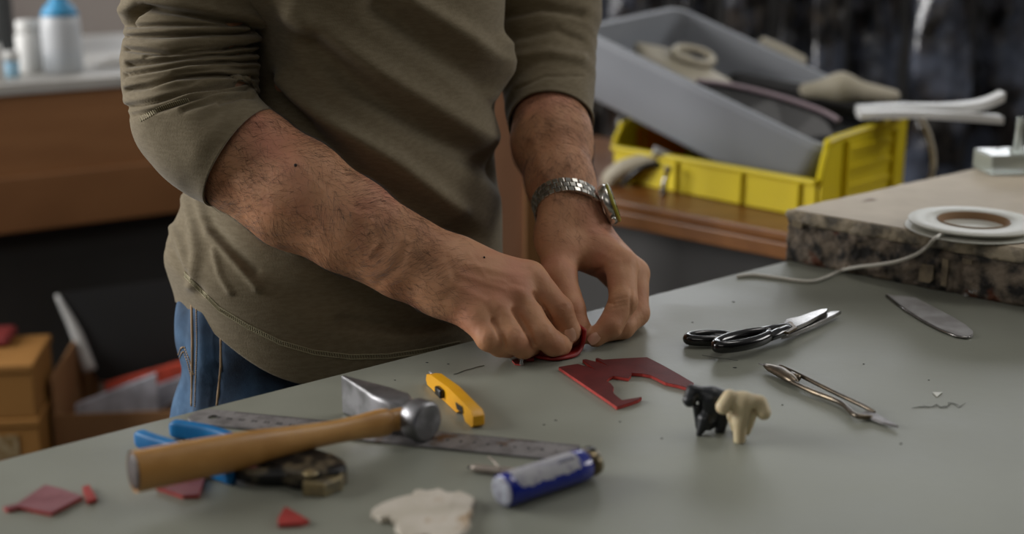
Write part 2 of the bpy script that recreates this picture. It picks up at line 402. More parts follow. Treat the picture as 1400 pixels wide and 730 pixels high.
# ================================================================ TOOLS AND SCRAPS ON THE TABLE
m_red = M('red_leather', (.32, .095, .09), (.36, .11, .105), 60, spec=.25, rough=.6, bump=.35, bscale=900, bdist=.0003)
m_redpink = M('dusty_red_leather', (.46, .25, .27), (.52, .32, .34), 60, rough=.55, bump=.4, bscale=900, bdist=.0003)
m_rededge = M('raw_red_edge', (.62, .18, .15), (.68, .22, .18), 200, rough=.7)
m_redlight = M('bright_red_leather', (.62, .2, .18), (.56, .17, .15), 150, rough=.6)
def leather(name, pix, label, group=None, top=m_red, th=.0022, z=0.0003, factor=None, org=(0, 0)):
    if factor: pix = [(org[0]+a/factor, org[1]+b/factor) for a, b in pix]
    pts = [G(a, b, z) for a, b in pix]; c = sum(pts, Vector())/len(pts)
    t = thing(name, label, 'leather', (c.x, c.y, 0), group)
    obj('cut_edge', extrude(pts, th), m_rededge, t, smooth=False)
    n = len(pts); ins = []
    for i in range(n):
        a, b, d = pts[i-1], pts[i], pts[(i+1) % n]
        ins.append(b)
    pts2 = [Vector((q.x, q.y, z+th+.00005)) for q in pts]
    obj('grain_face', extrude(pts2, .00025), top, t, smooth=False); return t
leather('leather_offcut', [(98, 148), (150, 138), (205, 130), (260, 146), (308, 163), (232, 106), (250, 103), (325, 122), (378, 142), (306, 99), (318, 96), (347, 106), (470, 98), (595, 92), (680, 135), (770, 186), (858, 238), (834, 268), (770, 250), (700, 235), (655, 212), (620, 195), (570, 185), (508, 181), (503, 197), (490, 211), (450, 205), (405, 198), (383, 207), (366, 225), (390, 240), (408, 262), (402, 282), (410, 300), (440, 325), (455, 335), (515, 325), (566, 317), (545, 333), (490, 352), (425, 372), (380, 340), (260, 258), (160, 190)],
        'large dark red leather offcut with jagged notches and a curved cutout', factor=4.118, org=(740, 470), th=.0024)
leather('leather_scrap', [(5, 697), (24, 693), (62, 667), (86, 673), (113, 683), (70, 706), (27, 697), (10, 701)], 'dusty red four sided leather scrap nearest the left edge of table', top=m_redpink)
leather('leather_scrap', [(113, 670), (122, 667), (133, 686), (120, 690)], 'tiny bright red strip right of the four sided scrap at left', top=m_redlight, z=.0004)
leather('leather_scrap', [(214, 670), (225, 650), (284, 648), (272, 681), (250, 682)], 'dusty red scrap partly under the end of hammer handle', top=m_redpink)
leather('leather_scrap', [(334, 652), (342, 640), (353, 640), (354, 649), (340, 655)], 'tiny red scrap between hammer handle and plier jaws', top=m_red)
leather('leather_scrap', [(390, 697), (423, 716), (412, 720), (381, 722), (380, 714)], 'small bright red triangular leather scrap at the front of table', top=m_redlight)
leather('leather_scrap', [(700, 494), (708, 492), (712, 500), (704, 499)], 'tiny red crumb on table in front of the hands', top=m_red, th=.001)

# red leather being folded in the fingers
def held_leather():
    front = [(682, 481, .0), (702, 484, .0), (720, 487, .0), (738, 491, .0), (757, 494, .0), (776, 491, .0), (790, 486, .001), (798, 476, None), (801, 464, None), (802, 452, None)]
    rows = []
    for j in range(7):
        r = []
        for i, (a, b, z) in enumerate(front):
            s = j/6
            if z is not None:
                p = G(a, b, .0008+z); q = p+Vector((.001, .034, 0))*s; q.z += .0007*math.sin(i*2+j)
            else:
                k = i-6; base = G(792, 485, .001); p = P(a, b, base.y+.004); q = p+Vector((-.004*k*s, .034*s, .001))
            q.z = max(q.z, .0008); r.append(q)
        rows.append(smooth_path(r, 4))
    V = [tuple(q) for r in rows for q in r]; n = len(rows[0]); Fc = [[i*n+j, i*n+j+1, (i+1)*n+j+1, (i+1)*n+j] for i in range(6) for j in range(n-1)]
    o = obj('folded_leather', (V, Fc), m_redheld, label='red leather piece being folded between the fingers of both hands', cat='leather')
    m = o.modifiers.new('thickness', 'SOLIDIFY'); m.thickness = .0022; m.offset = 1; return o
m_redheld = M('held_red_leather', (.6, .1, .09), (.5, .09, .08), 80, rough=.5, bump=.3, bscale=700, bdist=.0003)
held_leather()
obj('leather_tab', extrude([G(a, b, .0004) for a, b in [(718, 489), (730, 489), (730, 494), (719, 494)]], .0028), m_redheld, smooth=False, label='small red tab under the front edge of the folded leather', cat='leather')
obj('clear_bead', lathe(lambda a, b, c, q=G(713, 500): Vector((q.x+a, q.y+b, .0003+c)), [(.0015, 0), (.0018, .0015), (.0012, .004), (.0016, .007), (.001, .0085)], 12), m_clear, label='tiny clear upright bead on table before the folded leather', cat='bead')

# steel ruler under the hammer
m_rule = M('ruler_steel', (.58, .57, .57), (.45, .44, .44), 60, rough=.5, metal=.5, stretch=(1, 1, 1), detail=6, c3=(.42, .3, .18), scale3=30, lo3=.62, hi3=.72, lo=.45, hi=.65)
A_, B_ = G(787, 622), G(262, 570); fr = frame(A_, B_-A_); L_ = (B_-A_).length
ru = thing('steel_ruler', 'worn steel ruler lying under the hammer head', 'ruler', (A_+B_)/2)
wd = .0145
hole = [(L_-.018+.0045*math.cos(t), .0045*math.sin(t)) for t in np.linspace(0, 2*math.pi, 17)[:-1]]
out = [(0, -wd), (L_-.008, -wd), (L_, -wd+.008), (L_, wd-.008), (L_-.008, wd), (0, wd)]
bm = bmesh.new()
def ringv(pts, z): return [bm.verts.new(fr(a, b, z)) for a, b in pts]
for z in (.0006, .0018):
    o_ = ringv(out, z); h_ = ringv(hole, z)
    es = [bm.edges.new((q[i], q[(i+1) % len(q)])) for q in (o_, h_) for i in range(len(q))]
    bmesh.ops.triangle_fill(bm, use_beauty=True, edges=es)
    if z < .001: lowo, lowh = o_, h_
for lo_, hi_ in ((lowo, o_), (lowh, h_)):
    for i in range(len(lo_)): bm.faces.new((lo_[i], lo_[(i+1) % len(lo_)], hi_[(i+1) % len(lo_)], hi_[i]))
bmesh.ops.recalc_face_normals(bm, faces=bm.faces); bm.verts.index_update()
obj('blade', bm_out(bm), m_rule, ru, smooth=False)
m_tick = M('ruler_ink', (.3, .3, .3), rough=.6)
tk = []
for i in range(1, 290):
    a = i*.001+.004
    if a > L_-.03: break
    ln = .007 if i % 10 == 0 else (.005 if i % 5 == 0 else .0032)
    tk.append(box(fr, (a, -wd, .00182), (a+.00022, -wd+ln, .0019)))
    if i % 2 == 0: tk.append(box(fr, (a, wd-ln*.8, .00182), (a+.00022, wd, .0019)))
obj('graduation', join(*tk), m_tick, ru, smooth=False, kind='stuff')
def text_mesh(s, size):
    c = bpy.data.curves.new('t', 'FONT'); c.body = s; c.size = size; c.align_x = 'CENTER'; c.extrude = .0001
    o = bpy.data.objects.new('t', c); C.objects.link(o); bpy.context.view_layer.update()
    me = bpy.data.meshes.new_from_object(o.evaluated_get(bpy.context.evaluated_depsgraph_get()))
    v = [tuple(q.co) for q in me.vertices]; f = [list(p.vertices) for p in me.polygons]
    bpy.data.objects.remove(o); bpy.data.meshes.remove(me); return v, f
nums = []
for k in range(1, 28):
    v, f = text_mesh(str(k), .005); nums.append(([fr(.004+k*.01-q[0], .003-q[1]-.001, .0019+q[2]) for q in v], f))
obj('numeral', join(*nums), m_tick, ru, smooth=False, kind='stuff')

# ---- hammer
m_iron = M('hammer_steel', (.55, .55, .56), (.40, .40, .40), 45, rough=.36, metal=.75, detail=5, bump=.15, bscale=150, bdist=.0006, rough2=.45)
m_wood = M('hammer_wood', (.66, .48, .25), (.74, .56, .32), 26, rough=.42, stretch=(1, 1, 1), detail=6, bump=.1, bscale=200, coat=.1)
E_ = G(183, 645, .0245); eye = G(552, 572, .0165)
ha = thing('hammer', 'cross peen hammer with varnished wooden handle resting over the pliers', 'hammer', (eye.x, eye.y, 0))
hd = (eye-E_); hl = hd.length; hf = frame(E_, hd)
rings = []
for t, a, b in [(0, .0098, .0108), (.006, .0118, .0132), (.02, .0124, .0138), (.25, .0122, .0134), (.42, .0112, .012), (.58, .0095, .0095), (.7, .0086, .0082), (.8, .0086, .0084), (.89, .0098, .0098), (.93, .0096, .0096), (.945, .0080, .0080), (1.0, .0080, .0082)]:
    rings.append([hf(t*hl, a*math.cos(q), b*math.sin(q)) for q in np.linspace(0, 2*math.pi, 33)[:-1]])
# refine lengthwise
def refine(rings, n=5):
    cols = [smooth_path([r[j] for r in rings], n) for j in range(len(rings[0]))]; return [[c[i] for c in cols] for i in range(len(cols[0]))]
for o_ in [obj('handle', loft(refine(rings, 5)), m_wood, ha)]: sharp(o_, 50)
m_endcap = M('dark_end_grain', (.2, .175, .17), (.3, .26, .24), 150, rough=.6)
obj('butt_end', loft([[hf(x_, a*math.cos(q), b*math.sin(q)) for q in np.linspace(0, 2*math.pi, 33)[:-1]] for x_, a, b in [(-.0012, .0085, .0095), (-.0004, .0104, .0117), (.0012, .0114, .0127)]]), m_endcap, ha)
pe = G(470, 565, 0); fa = G(586, 607, 0); pe.z = fa.z = .0165; hv = (fa-pe); Lh = hv.length; hx = frame(pe, hv)
rings = []
def sup(a, b, e, n=40):
    r = []
    for q in np.linspace(0, 2*math.pi, n+1)[:-1]:
        c, s = math.cos(q), math.sin(q); r.append((a*math.copysign(abs(c)**(2/e), c), b*math.copysign(abs(s)**(2/e), s)))
    return r
for t, a, b, e in [(0, .0012, .0148, 9), (.02, .0018, .0150, 9), (.2, .0052, .0143, 9), (.4, .0095, .0136, 8), (.48, .0115, .0132, 7), (.66, .0120, .0130, 6), (.72, .0113, .0118, 3.4), (.77, .0105, .0108, 2), (.805, .0108, .011, 2), (.83, .0140, .0140, 2), (.86, .0152, .0152, 2), (.97, .0152, .0152, 2), (.99, .0144, .0144, 2), (1.0, .0128, .0128, 2)]:
    rings.append([hx(t*Lh, x, y-.0010+.001*t) for x, y in sup(a, b, e)])
sharp(obj('head', loft(rings), m_iron, ha), 28)

# ---- pliers under the handle
m_blue = M('blue_grip', (.01, .36, .58), (.02, .42, .64), 40, rough=.5, spec=.3)
m_jaw = M('worn_black_steel', (.13, .13, .13), (.46, .42, .34), 60, rough=.4, metal=.5, lo=.5, hi=.62, detail=5)
m_jaw2 = M('bare_jaw_steel', (.66, .6, .45), (.5, .47, .4), 90, rough=.4, metal=.7)
pv = G(395, 647, 0)
pl = thing('pliers', 'blue handled cutting pliers lying under the hammer handle', 'pliers', pv)
def gp(l, z): return [G(a, b, z) for a, b in l]
obj('handle_arm', tube(gp([(240, 606), (290, 634), (330, 648), (360, 651), (398, 650)], .0065), [.0035, .004, .0045, .006, .007], 12, sm=5), m_jaw, pl)
obj('handle_arm', tube(gp([(300, 592), (335, 612), (360, 628), (398, 648)], .0065), [.0035, .0045, .006, .007], 12, sm=5), m_jaw, pl)
def grip(l):
    V = []; path = smooth_path(gp(l, .0068), 6); m = len(path); rings = []
    for i, p in enumerate(path):
        t = (path[min(i+1, m-1)]-path[max(i-1, 0)]).normalized(); s = t.cross(Vector((0, 0, 1))).normalized()
        k = 1-.35*i/m; e = .75 if i == 0 else (.93 if i == 1 else 1)
        rings.append([p+s*(x*k*e)+Vector((0, 0, y*e)) for x, y in sup(.0048, .0064, 4, 24)])
    return loft(rings)
obj('grip', grip([(189, 598), (210, 606), (240, 616), (275, 634), (318, 651)]), m_blue, pl)
obj('grip', grip([(235, 585), (262, 589), (292, 595), (318, 605), (338, 622)]), m_blue, pl)
pts = gp([(352, 650), (365, 636), (390, 632), (430, 634), (458, 642), (474, 652), (475, 660), (462, 667), (425, 672), (400, 668), (380, 660)], .001)
sharp(obj('jaw', extrude(pts, .0125, .003, 3), m_jaw, pl), 60)
obj('jaw_flat', extrude(gp([(421, 664), (440, 663), (470, 661), (468, 670), (444, 679), (414, 677)], .0008), .009, .001), m_jaw2, pl, smooth=False, label='bare worn steel jaw face')
obj('pivot', lathe(lambda a, b, c: Vector((G(425, 648, .013).x+a, G(425, 648, .013).y+b, .0134+c)), [(.0052, 0), (.005, .0008), (.0035, .0012), (.001, .0013)], 24), m_jaw2, pl)
obj('plastic_scrap', crumple(373, 655, .008, 9, 11, .5), m_clear, label='crumpled clear plastic scrap beside the plier jaws', cat='scrap')

# ---- yellow cutter
m_yel = M('yellow_plastic', (.86, .60, .05), (.88, .64, .08), 30, rough=.38)
m_blk = M('black_plastic', (.05, .05, .055), rough=.35)
a_, b_ = G(590, 524, 0), G(655, 586, 0); yf = frame(a_, b_-a_); yl = (b_-a_).length
ct = thing('box_cutter', 'yellow plastic cutter knife lying on its edge behind the hammer', 'cutter', a_)
prof = [(0, .004), (.003, .0005), (yl*.5, 0.0005), (yl*.66, .0005), (yl*.72, .004), (yl*.80, .0055), (yl*.84, .0005), (yl*.97, .0005), (yl, .003), (yl, .010), (yl*.96, .0135), (yl*.5, .0150), (yl*.12, .0120), (.002, .009)]
sharp(obj('body', extrude([yf(x, -.0048, z) for x, z in prof], tuple(yf(0, .0096, 0)-yf(0, 0, 0)), .0012, 3), m_yel, ct), 40)
obj('blade', extrude([yf(x, -.0008, z) for x, z in [(yl*.62, .008), (yl*.69, .002), (yl*.83, .0035), (yl*.80, .009)]], tuple(yf(0, .001, 0)-yf(0, 0, 0))), m_rule, ct, smooth=False)
obj('blade_slot', extrude([yf(x, -.0054, z) for x, z in [(yl*.66, .009), (yl*.69, .0045), (yl*.82, .006), (yl*.80, .0105)]], tuple(yf(0, .0008, 0)-yf(0, 0, 0))), m_blk, ct, smooth=False)
obj('slider', box(yf, (yl*.30, -.0088, .003), (yl*.42, -.0046, .010), .0012), m_blk, ct)
obj('end_pin', tube([yf(-.003, 0, .0085), yf(.004, 0, .0085)], .0011, 10), m_rule, ct)

# ---- pencil stub and twisted wire
m_grey = M('grey_metal', (.6, .56, .52), (.66, .62, .58), 60, rough=.4, metal=.5)
st = thing('metal_stub', 'slim grey metal rod with blunt tip left of the lighter', 'rod', G(690, 642))
obj('rod', tube([G(644, 639, .003), G(650, 640, .003), G(700, 645, .003), G(748, 649, .003)], [.0016, .0028, .0029, .0029], 14), m_grey, st)
obj('tip', tube([G(639, 639, .003), G(645, 639, .003)], [.0006, .0016], 10), m_jaw, st)
obj('wire_bit', tube([G(668, 624, .007), G(674, 630, .0085), G(682, 638, .0075), G(687, 645, .004), G(693, 656, .001)], .0007, 8, sm=5), m_grey, label='short bent wire leaning over the slim grey rod', cat='wire')

# ---- lighter
m_lblue = M('lighter_blue', (.04, .12, .5), (.05, .14, .55), 30, rough=.22, coat=.3)
m_label = M('paper_label', (.62, .62, .64), (.54, .54, .58), 120, rough=.5, lo=.5, hi=.6)
m_lwhite = M('lighter_base', (.62, .64, .68), (.5, .5, .54), 200, rough=.5)
m_brass = M('cap_metal', (.55, .48, .34), (.42, .38, .3), 100, rough=.3, metal=.8)
a_, b_ = G(690, 692, 0), G(797, 656, 0); a_.z = b_.z = .0112; lf = frame(a_, b_-a_); ll = (b_-a_).length
li = thing('lighter', 'blue disposable lighter with worn pale label lying in the foreground', 'lighter', G(745, 690))
def lring(x, ra, rb, n=40, a0=0, a1=2*math.pi): return [lf(x, ra*math.cos(q), rb*math.sin(q)) for q in np.linspace(a0, a1, n+1)[:-1]]
obj('body', loft([lring(x, a*.0118, a*.0108) for x, a in [(-.002, .93), (-.0008, .985), (.001, 1), (.3*ll, 1), (.8*ll, 1), (ll-.001, 1), (ll, .96)]]), m_lblue, li)
obj('base_disc', loft([lring(x, a*.0118, a*.0108) for x, a in [(-.0028, .8), (-.0026, .88), (-.0018, .9)]]), m_lwhite, li)
rows = []
for i in range(26):
    x = .004+(ll*.86-.004)*i/25; lo_ = .35+.06*math.sin(i*.9)+.05*math.sin(i*2.3); hi_ = 2.2
    if i in (0, 25): lo_ += .35
    rows.append([lf(x, .01195*math.cos(-q+.6-.2+math.pi*1.0), .0110*abs(math.sin(q))) if False else lf(x, -.01195*math.cos(q), .01095*math.sin(q)) for q in np.linspace(lo_, hi_, 14)])
V = [tuple(q) for r in rows for q in r]; obj('label_wrap', (V, [[i*14+j, (i+1)*14+j, (i+1)*14+j+1, i*14+j+1] for i in range(25) for j in range(13)]), m_label, li)
obj('ink_block', box(lambda a, b, c: lf(ll*.62+a, -.006+b, .0095+c), (0, 0, 0), (.013, .006, .0012), .0003), M('label_ink', (.32, .33, .4), (.5, .5, .55), 400, rough=.6), li, label='grey printed block on the label')
obj('metal_cap', loft([lring(x, a*.0118, a*.0100) for x, a in [(ll, .9), (ll+.0005, .96), (ll+.007, .96), (ll+.009, .9), (ll+.0095, .7)]]), m_brass, li)
obj('spark_wheel', lathe(lambda a, b, c: lf(ll+.009+a, c-.003, .0035+b), [(.004, 0), (.0044, .0008), (.0044, .0052), (.004, .006)], 24), m_grey, li)
obj('gas_button', box(lf, (ll+.004, -.0035, .008), (ll+.009, .0035, .0108), .001), m_blk, li)

# ---- cream plaster-like scrap in the foreground
m_cream = M('cream_hide', (.72, .69, .63), (.77, .74, .69), 40, rough=.75, bump=.6, bscale=300, bdist=.001, c3=(.66, .57, .46), scale3=50, lo3=.62, hi3=.7)
pix = [(507, 708), (514, 700), (530, 692), (548, 686), (563, 683), (570, 676), (584, 678), (600, 674), (612, 680), (628, 678), (643, 684), (650, 691), (646, 697), (647, 706), (641, 712), (644, 722), (636, 733), (626, 742), (600, 746), (585, 738), (566, 742), (548, 736), (540, 727), (543, 718), (533, 714), (520, 716)]
jit = []
for i, (a, b) in enumerate(pix):
    c, d = pix[(i+1) % len(pix)]; jit += [(a, b), ((a+c)/2+random.uniform(-1.5, 1.5), (b+d)/2+random.uniform(-1.2, 1.2))]
obj('cream_scrap', extrude([G(a, b, .0006) for a, b in jit], .0042, .0012, 2), m_cream, smooth=False, label='ragged cream coloured flat piece at the front centre of table', cat='scrap')

# ---- scissors
m_gblack = M('gloss_black_enamel', (.035, .035, .038), rough=.18, coat=.4)
m_chrome = M('scissor_steel', (.62, .61, .6), (.5, .49, .48), 30, rough=.2, metal=.95)
m_bronze = M('bronze_patina', (.42, .34, .2), (.3, .25, .17), 80, rough=.35, metal=.7)
sx_ = thing('scissors', 'black handled tailor scissors lying closed on table right of hands', 'scissors', G(1060, 455))
def loop(cx, cy, a, b, ang, z, r):
    pts = []
    for t in np.linspace(0, 2*math.pi, 41):
        x = a*math.cos(t)*(1+.0*math.sin(t)); y = b*math.sin(t); c, s = math.cos(ang), math.sin(ang)
        pts.append(G(cx+x*c-y*s, cy+x*s+y*c, z))
    return tube(pts, r, 12, flat=1.15)
obj('finger_loop', loop(968, 462, 28, 4.0, -.03, .006, .0042), m_gblack, sx_)
obj('finger_loop', loop(1015, 465, 37, 6.5, -.20, .0105, .0046), m_gblack, sx_)
obj('shank', join(tube([G(1003, 459, .007), G(1030, 456, .0085), G(1056, 451, .009), G(1078, 447, .009)], [.0042, .005, .0058, .005], 14, flat=.8, sm=4), tube([G(1050, 462, .0095), G(1062, 456, .0105), G(1078, 449, .010)], [.0042, .0055, .005], 14, flat=.8, sm=4)), m_gblack, sx_)
def blade(pix, z, h, n, m):
    return sharp(obj(n, extrude([G(a, b, z) for a, b in pix], h, .0006, 1), m, sx_, smooth=False), 30)
blade([(1070, 456), (1068, 448), (1076, 440), (1092, 437), (1108, 431), (1122, 427), (1132, 426), (1130, 430), (1105, 444), (1080, 455)], .0078, .0032, 'blade', m_chrome)
blade([(1068, 464), (1070, 456), (1085, 449), (1110, 440), (1136, 430), (1150, 429), (1140, 435), (1110, 449), (1082, 461)], .0035, .0032, 'blade', m_chrome)
blade([(1070, 456), (1070, 449), (1078, 441), (1084, 443), (1090, 450), (1078, 457)], .0105, .0018, 'bolster', m_bronze)
q_ = G(1073, 450, .011)
obj('pivot_screw', lathe(lambda a, b, c: Vector((q_.x+a, q_.y+b, .0122+c)), [(.0036, 0), (.0036, .001), (.0025, .0016)], 20), m_gblack, sx_)

# ---- spring snips
m_bolt = M('dull_brass_steel', (.5, .45, .38), (.38, .35, .31), 70, rough=.32, metal=.85)
sn = thing('spring_snips', 'slim old steel thread snips with pointed tip beside the bird-shaped figures', 'snips', G(1130, 540))
sn['label'] = 'slim old bronze steel snips with two thin rods and a pointed tip'
obj('bow_end', tube([G(1046, 499, .0045), G(1054, 503, .0048), G(1066, 508, .005), G(1080, 517, .0048), G(1088, 523, .004)], [.002, .0046, .0058, .0052, .0028], 16, flat=.7, sm=5), m_bolt, sn)
obj('pin', tube([G(1037, 497, .004), G(1050, 501, .0048)], [.0003, .0014], 8), m_rule, sn)
obj('rod', tube([G(1066, 500, .005), G(1090, 511, .0045), G(1140, 536, .0045), G(1180, 555, .0045), G(1196, 564, .003)], [.0016, .0019, .0019, .0018, .0014], 10, sm=5), m_bolt, sn)
obj('rod', tube([G(1080, 521, .004), G(1110, 535, .0038), G(1150, 551, .0038), G(1170, 568, .0038), G(1192, 570, .003)], [.0018, .0022, .0021, .0021, .0014], 10, sm=5), m_bolt, sn)
obj('ferrule', tube([G(1082, 512, .005), G(1092, 517, .005)], .0027, 12), m_bolt, sn)
obj('tip_blade', extrude([G(a, b, .0015) for a, b in [(1176, 568), (1188, 563), (1200, 569), (1214, 577), (1228, 585), (1206, 580), (1190, 574)]], .002, .0005, 1), m_rule, sn, smooth=False)

# ---- loose blade
m_blade = M('blade_steel', (.78, .78, .78), (.68, .67, .67), 40, rough=.42, metal=.55)
bl = thing('loose_blade', 'bare round-ended steel blade lying by the worn board', 'blade', G(1270, 435))
pix = [(1212, 404), (1222, 406), (1240, 407), (1252, 409), (1275, 421), (1300, 434), (1320, 446), (1330, 455), (1330, 461), (1322, 463), (1308, 460), (1285, 451), (1262, 439), (1238, 424)]
obj('steel', extrude([G(a, b, .0008) for a, b in pix], .0016), m_blade, bl, smooth=False)
obj('bevel_edge', tube([G(a, b, .0014) for a, b in [(1212, 404), (1238, 424), (1262, 439), (1285, 451), (1308, 460), (1322, 462), (1329, 459)]], .0012, 8), m_chrome, bl)
obj('paper_scrap', extrude([G(a, b, .0003) for a, b in [(1275, 537), (1288, 537), (1281, 543)]], .0006), m_white, smooth=False, label='tiny white triangle of paper on table near the right', cat='scrap')

# ---- two little moulded figures
m_fblack = M('blue_black_rubber', (.075, .09, .105), (.09, .105, .12), 40, rough=.38)
m_fcream = M('cream_rubber', (.8, .74, .6), (.76, .7, .56), 40, rough=.5, sss=.15)
def fig(prims, res=.0008):
    return sdf_mesh([(tuple(P(a, b, Y)), tuple(P(c, d, Y2)), r1, r2, k) for a, b, Y, c, d, Y2, r1, r2, k in prims], res, plane=.0002)
Yb = .972
obj('moulded_figure', fig([(945, 534, Yb, 943, 547, Yb-.004, .0040, .0052, .002), (950, 536, Yb, 996, 545, Yb, .0050, .0056, .003), (973, 546, Yb, 967, 576, Yb, .0098, .0070, .003),
    (964, 574, Yb-.006, 953, 600, Yb-.008, .0058, .0010, .003), (952, 557, Yb-.004, 955, 584, Yb-.002, .0026, .0022, .0008), (992, 552, Yb, 984, 590, Yb, .0052, .0038, .0012), (978, 550, Yb+.012, 990, 584, Yb+.016, .0055, .0035, .002), (997, 548, Yb, 1004, 562, Yb, .0050, .0040, .002)], .0007), m_fblack,
    label='dark blue-black moulded rubber figure touching the red leather offcut', cat='figure')
Yc = .956
obj('moulded_figure', fig([(997, 542, Yc, 989, 556, Yc-.003, .0050, .0056, .0015), (1000, 544, Yc, 1036, 549, Yc, .0050, .0050, .002), (1040, 550, Yc, 1044, 564, Yc-.003, .0048, .0054, .0015),
    (1016, 550, Yc, 1012, 576, Yc-.002, .0078, .0056, .003), (1012, 574, Yc-.002, 1011, 603, Yc-.004, .0058, .0042, .002), (1000, 568, Yc+.002, 1004, 586, Yc+.003, .0036, .0026, .0008), (1029, 564, Yc+.003, 1021, 590, Yc+.003, .0040, .0028, .0008), (1014, 552, Yc+.013, 1008, 588, Yc+.02, .0055, .0035, .003)], .0007), m_fcream,
    label='cream moulded rubber figure leaning against the dark one', cat='figure')

# ================================================================ BACKGROUND, LEFT
m_brown = M('brown_laminate', (.56, .385, .235), (.59, .41, .255), 6, rough=.5, stretch=(1, 1, 6))
m_brown2 = M('brown_rail', (.53, .36, .215), (.56, .385, .235), 8, rough=.5)
m_wtop = M('white_laminate', (.72, .71, .69), (.66, .65, .63), 8, rough=.5)
m_dark = M('dark_panel', (.21, .205, .20), (.24, .235, .23), 5, rough=.7)
dk = thing('desk', 'brown desk with white top standing behind the man at left', 'desk', (-.6, 2.5, -.9))
da, db = G(-200, 131, .08), G(175, 103, .08); df = frame(da, db-da)
obj('desk_top', box(df, (-.4, 0, -.018), (1.15, .62, 0), .002), m_wtop, dk, smooth=False)
obj('front_panel', box(df, (-.39, .01, -.145), (1.14, .03, -.0185)), m_brown, dk, smooth=False)
obj('lower_rail', box(df, (-.39, -.004, -.235), (1.14, .026, -.1455), .003), m_brown2, dk, smooth=False)
obj('desk_shade_panel', box(df, (-.36, .06, -.98), (1.108, .08, -.0185)), m_dark, dk, smooth=False)  # dark panel close behind the front, standing in for the shade under the desk
for a in (-.39, 1.11):
    obj('side_panel', box(df, (a, .0325, -.98), (a+.03, .558, -.0185)), m_dark, dk, smooth=False)
m_bottle = M('clear_bottle', (.78, .79, .8), rough=.35, alpha=.8)
m_blueish = M('blue_liquid', (.5, .66, .76), (.55, .7, .78), 30, rough=.3)
m_jar = M('white_jar', (.8, .8, .79), rough=.5)
m_bcap = M('blue_cap', (.25, .58, .76), rough=.4)
def standing(px, py, z): q = G(px, py, z); return lambda a, b, c: Vector((q.x+a, q.y+b, z+c))
f_ = standing(88, 99, .08)
b_ = thing('plastic_bottle', 'clear plastic bottle with pale blue neck and blue liquid on desk', 'bottle', f_(0, 0, 0))
obj('bottle_body', lathe(f_, [(.028, .0005), (.0315, .004), (.0315, .075), (.030, .092), (.022, .106), (.013, .114), (.0125, .122)], 32), m_bottle, b_)
obj('liquid', lathe(f_, [(.027, .003), (.030, .006), (.030, .032), (.0, .0325)][:3], 32), m_blueish, b_)
obj('neck_band', lathe(f_, [(.0305, .0925), (.0235, .1065), (.0140, .1145), (.0140, .1225)], 32), m_bcap, b_)
obj('cap', lathe(f_, [(.0150, .1228), (.0150, .139), (.013, .141)], 24), m_jar, b_)
f_ = standing(44, 98, .08)
j_ = thing('white_jar', 'squat white plastic jar with white lid left of the clear bottle', 'jar', f_(0, 0, 0))
obj('jar_body', lathe(f_, [(.020, .0005), (.0225, .003), (.0225, .058), (.019, .064)], 32), m_jar, j_)
obj('lid', lathe(f_, [(.0185, .0645), (.0200, .0665), (.0200, .082), (.0185, .084)], 32), m_jar, j_)
f_ = standing(16, 105, .08)
j_ = thing('small_jar', 'small grey-blue jar at the left end of desk beside white jar', 'jar', f_(0, 0, 0))
obj('jar_body', lathe(f_, [(.012, .0005), (.0135, .003), (.0135, .026)], 24), m_blueish, j_)
obj('lid', lathe(f_, [(.0145, .0265), (.0145, .040), (.013, .041)], 24), m_jar, j_)
f_ = standing(-2, 112, .08)
obj('white_tube', lathe(f_, [(.010, .0005), (.0115, .002), (.0105, .052), (.008, .060)], 24), m_jar, label='white upright tube cut by the left edge of photo', cat='tube')
obj('papers', join(*[box(lambda a, b, c, q=G(130+i*9, 92-i*2, .08): Vector((q.x+a, q.y+b, .0805+c)), (0, 0, i*.0042), (.16, .11, i*.0042+.004)) for i in range(3)]), m_wtop, smooth=False, label='low pile of white papers on desk behind the sleeve', cat='papers')
md = M('dark_frame', (.06, .075, .07), rough=.5)
obj('monitor_edge', box(lambda a, b, c, q=G(-6, 88, .08): Vector((q.x+a, q.y+.1+b, .0805+c)), (-.5, -.02, .0), (-.003, .02, .26), .004), md, smooth=False, label='dark upright panel standing on desk at far left edge', cat='panel')

# low shelf with boxes
m_kraft = M('yellow_brown_card', (.55, .38, .16), (.6, .42, .19), 5, rough=.75)
m_kraft2 = M('brown_card', (.58, .42, .27), (.62, .46, .3), 5, rough=.8)
sh = thing('low_shelf', 'dark low shelf behind the table carrying cardboard boxes', 'shelf', (-.7, 1.9, -.9))
SZ = -.50
obj('shelf_board', extrude([Vector(q_+(SZ-.025,)) for q_ in [(-.98, 1.62), (-.22, 1.62), (-.22, 2.19), (-.75, 2.17), (-.98, 1.98)]], .025), m_dark, sh, smooth=False)
for x in (-.96, -.26):
    for y in (1.66, 1.92): obj('leg', box(ID, (x, y, -.9), (x+.04, y+.04, SZ-.0255)), m_dark, sh, smooth=False)
def boxat(px, py, Y, wdt, dep, h, ang, zb):
    q = P(px, py, Y); x = Vector((math.cos(ang), math.sin(ang), 0)); return frame((q.x, q.y, zb), x)
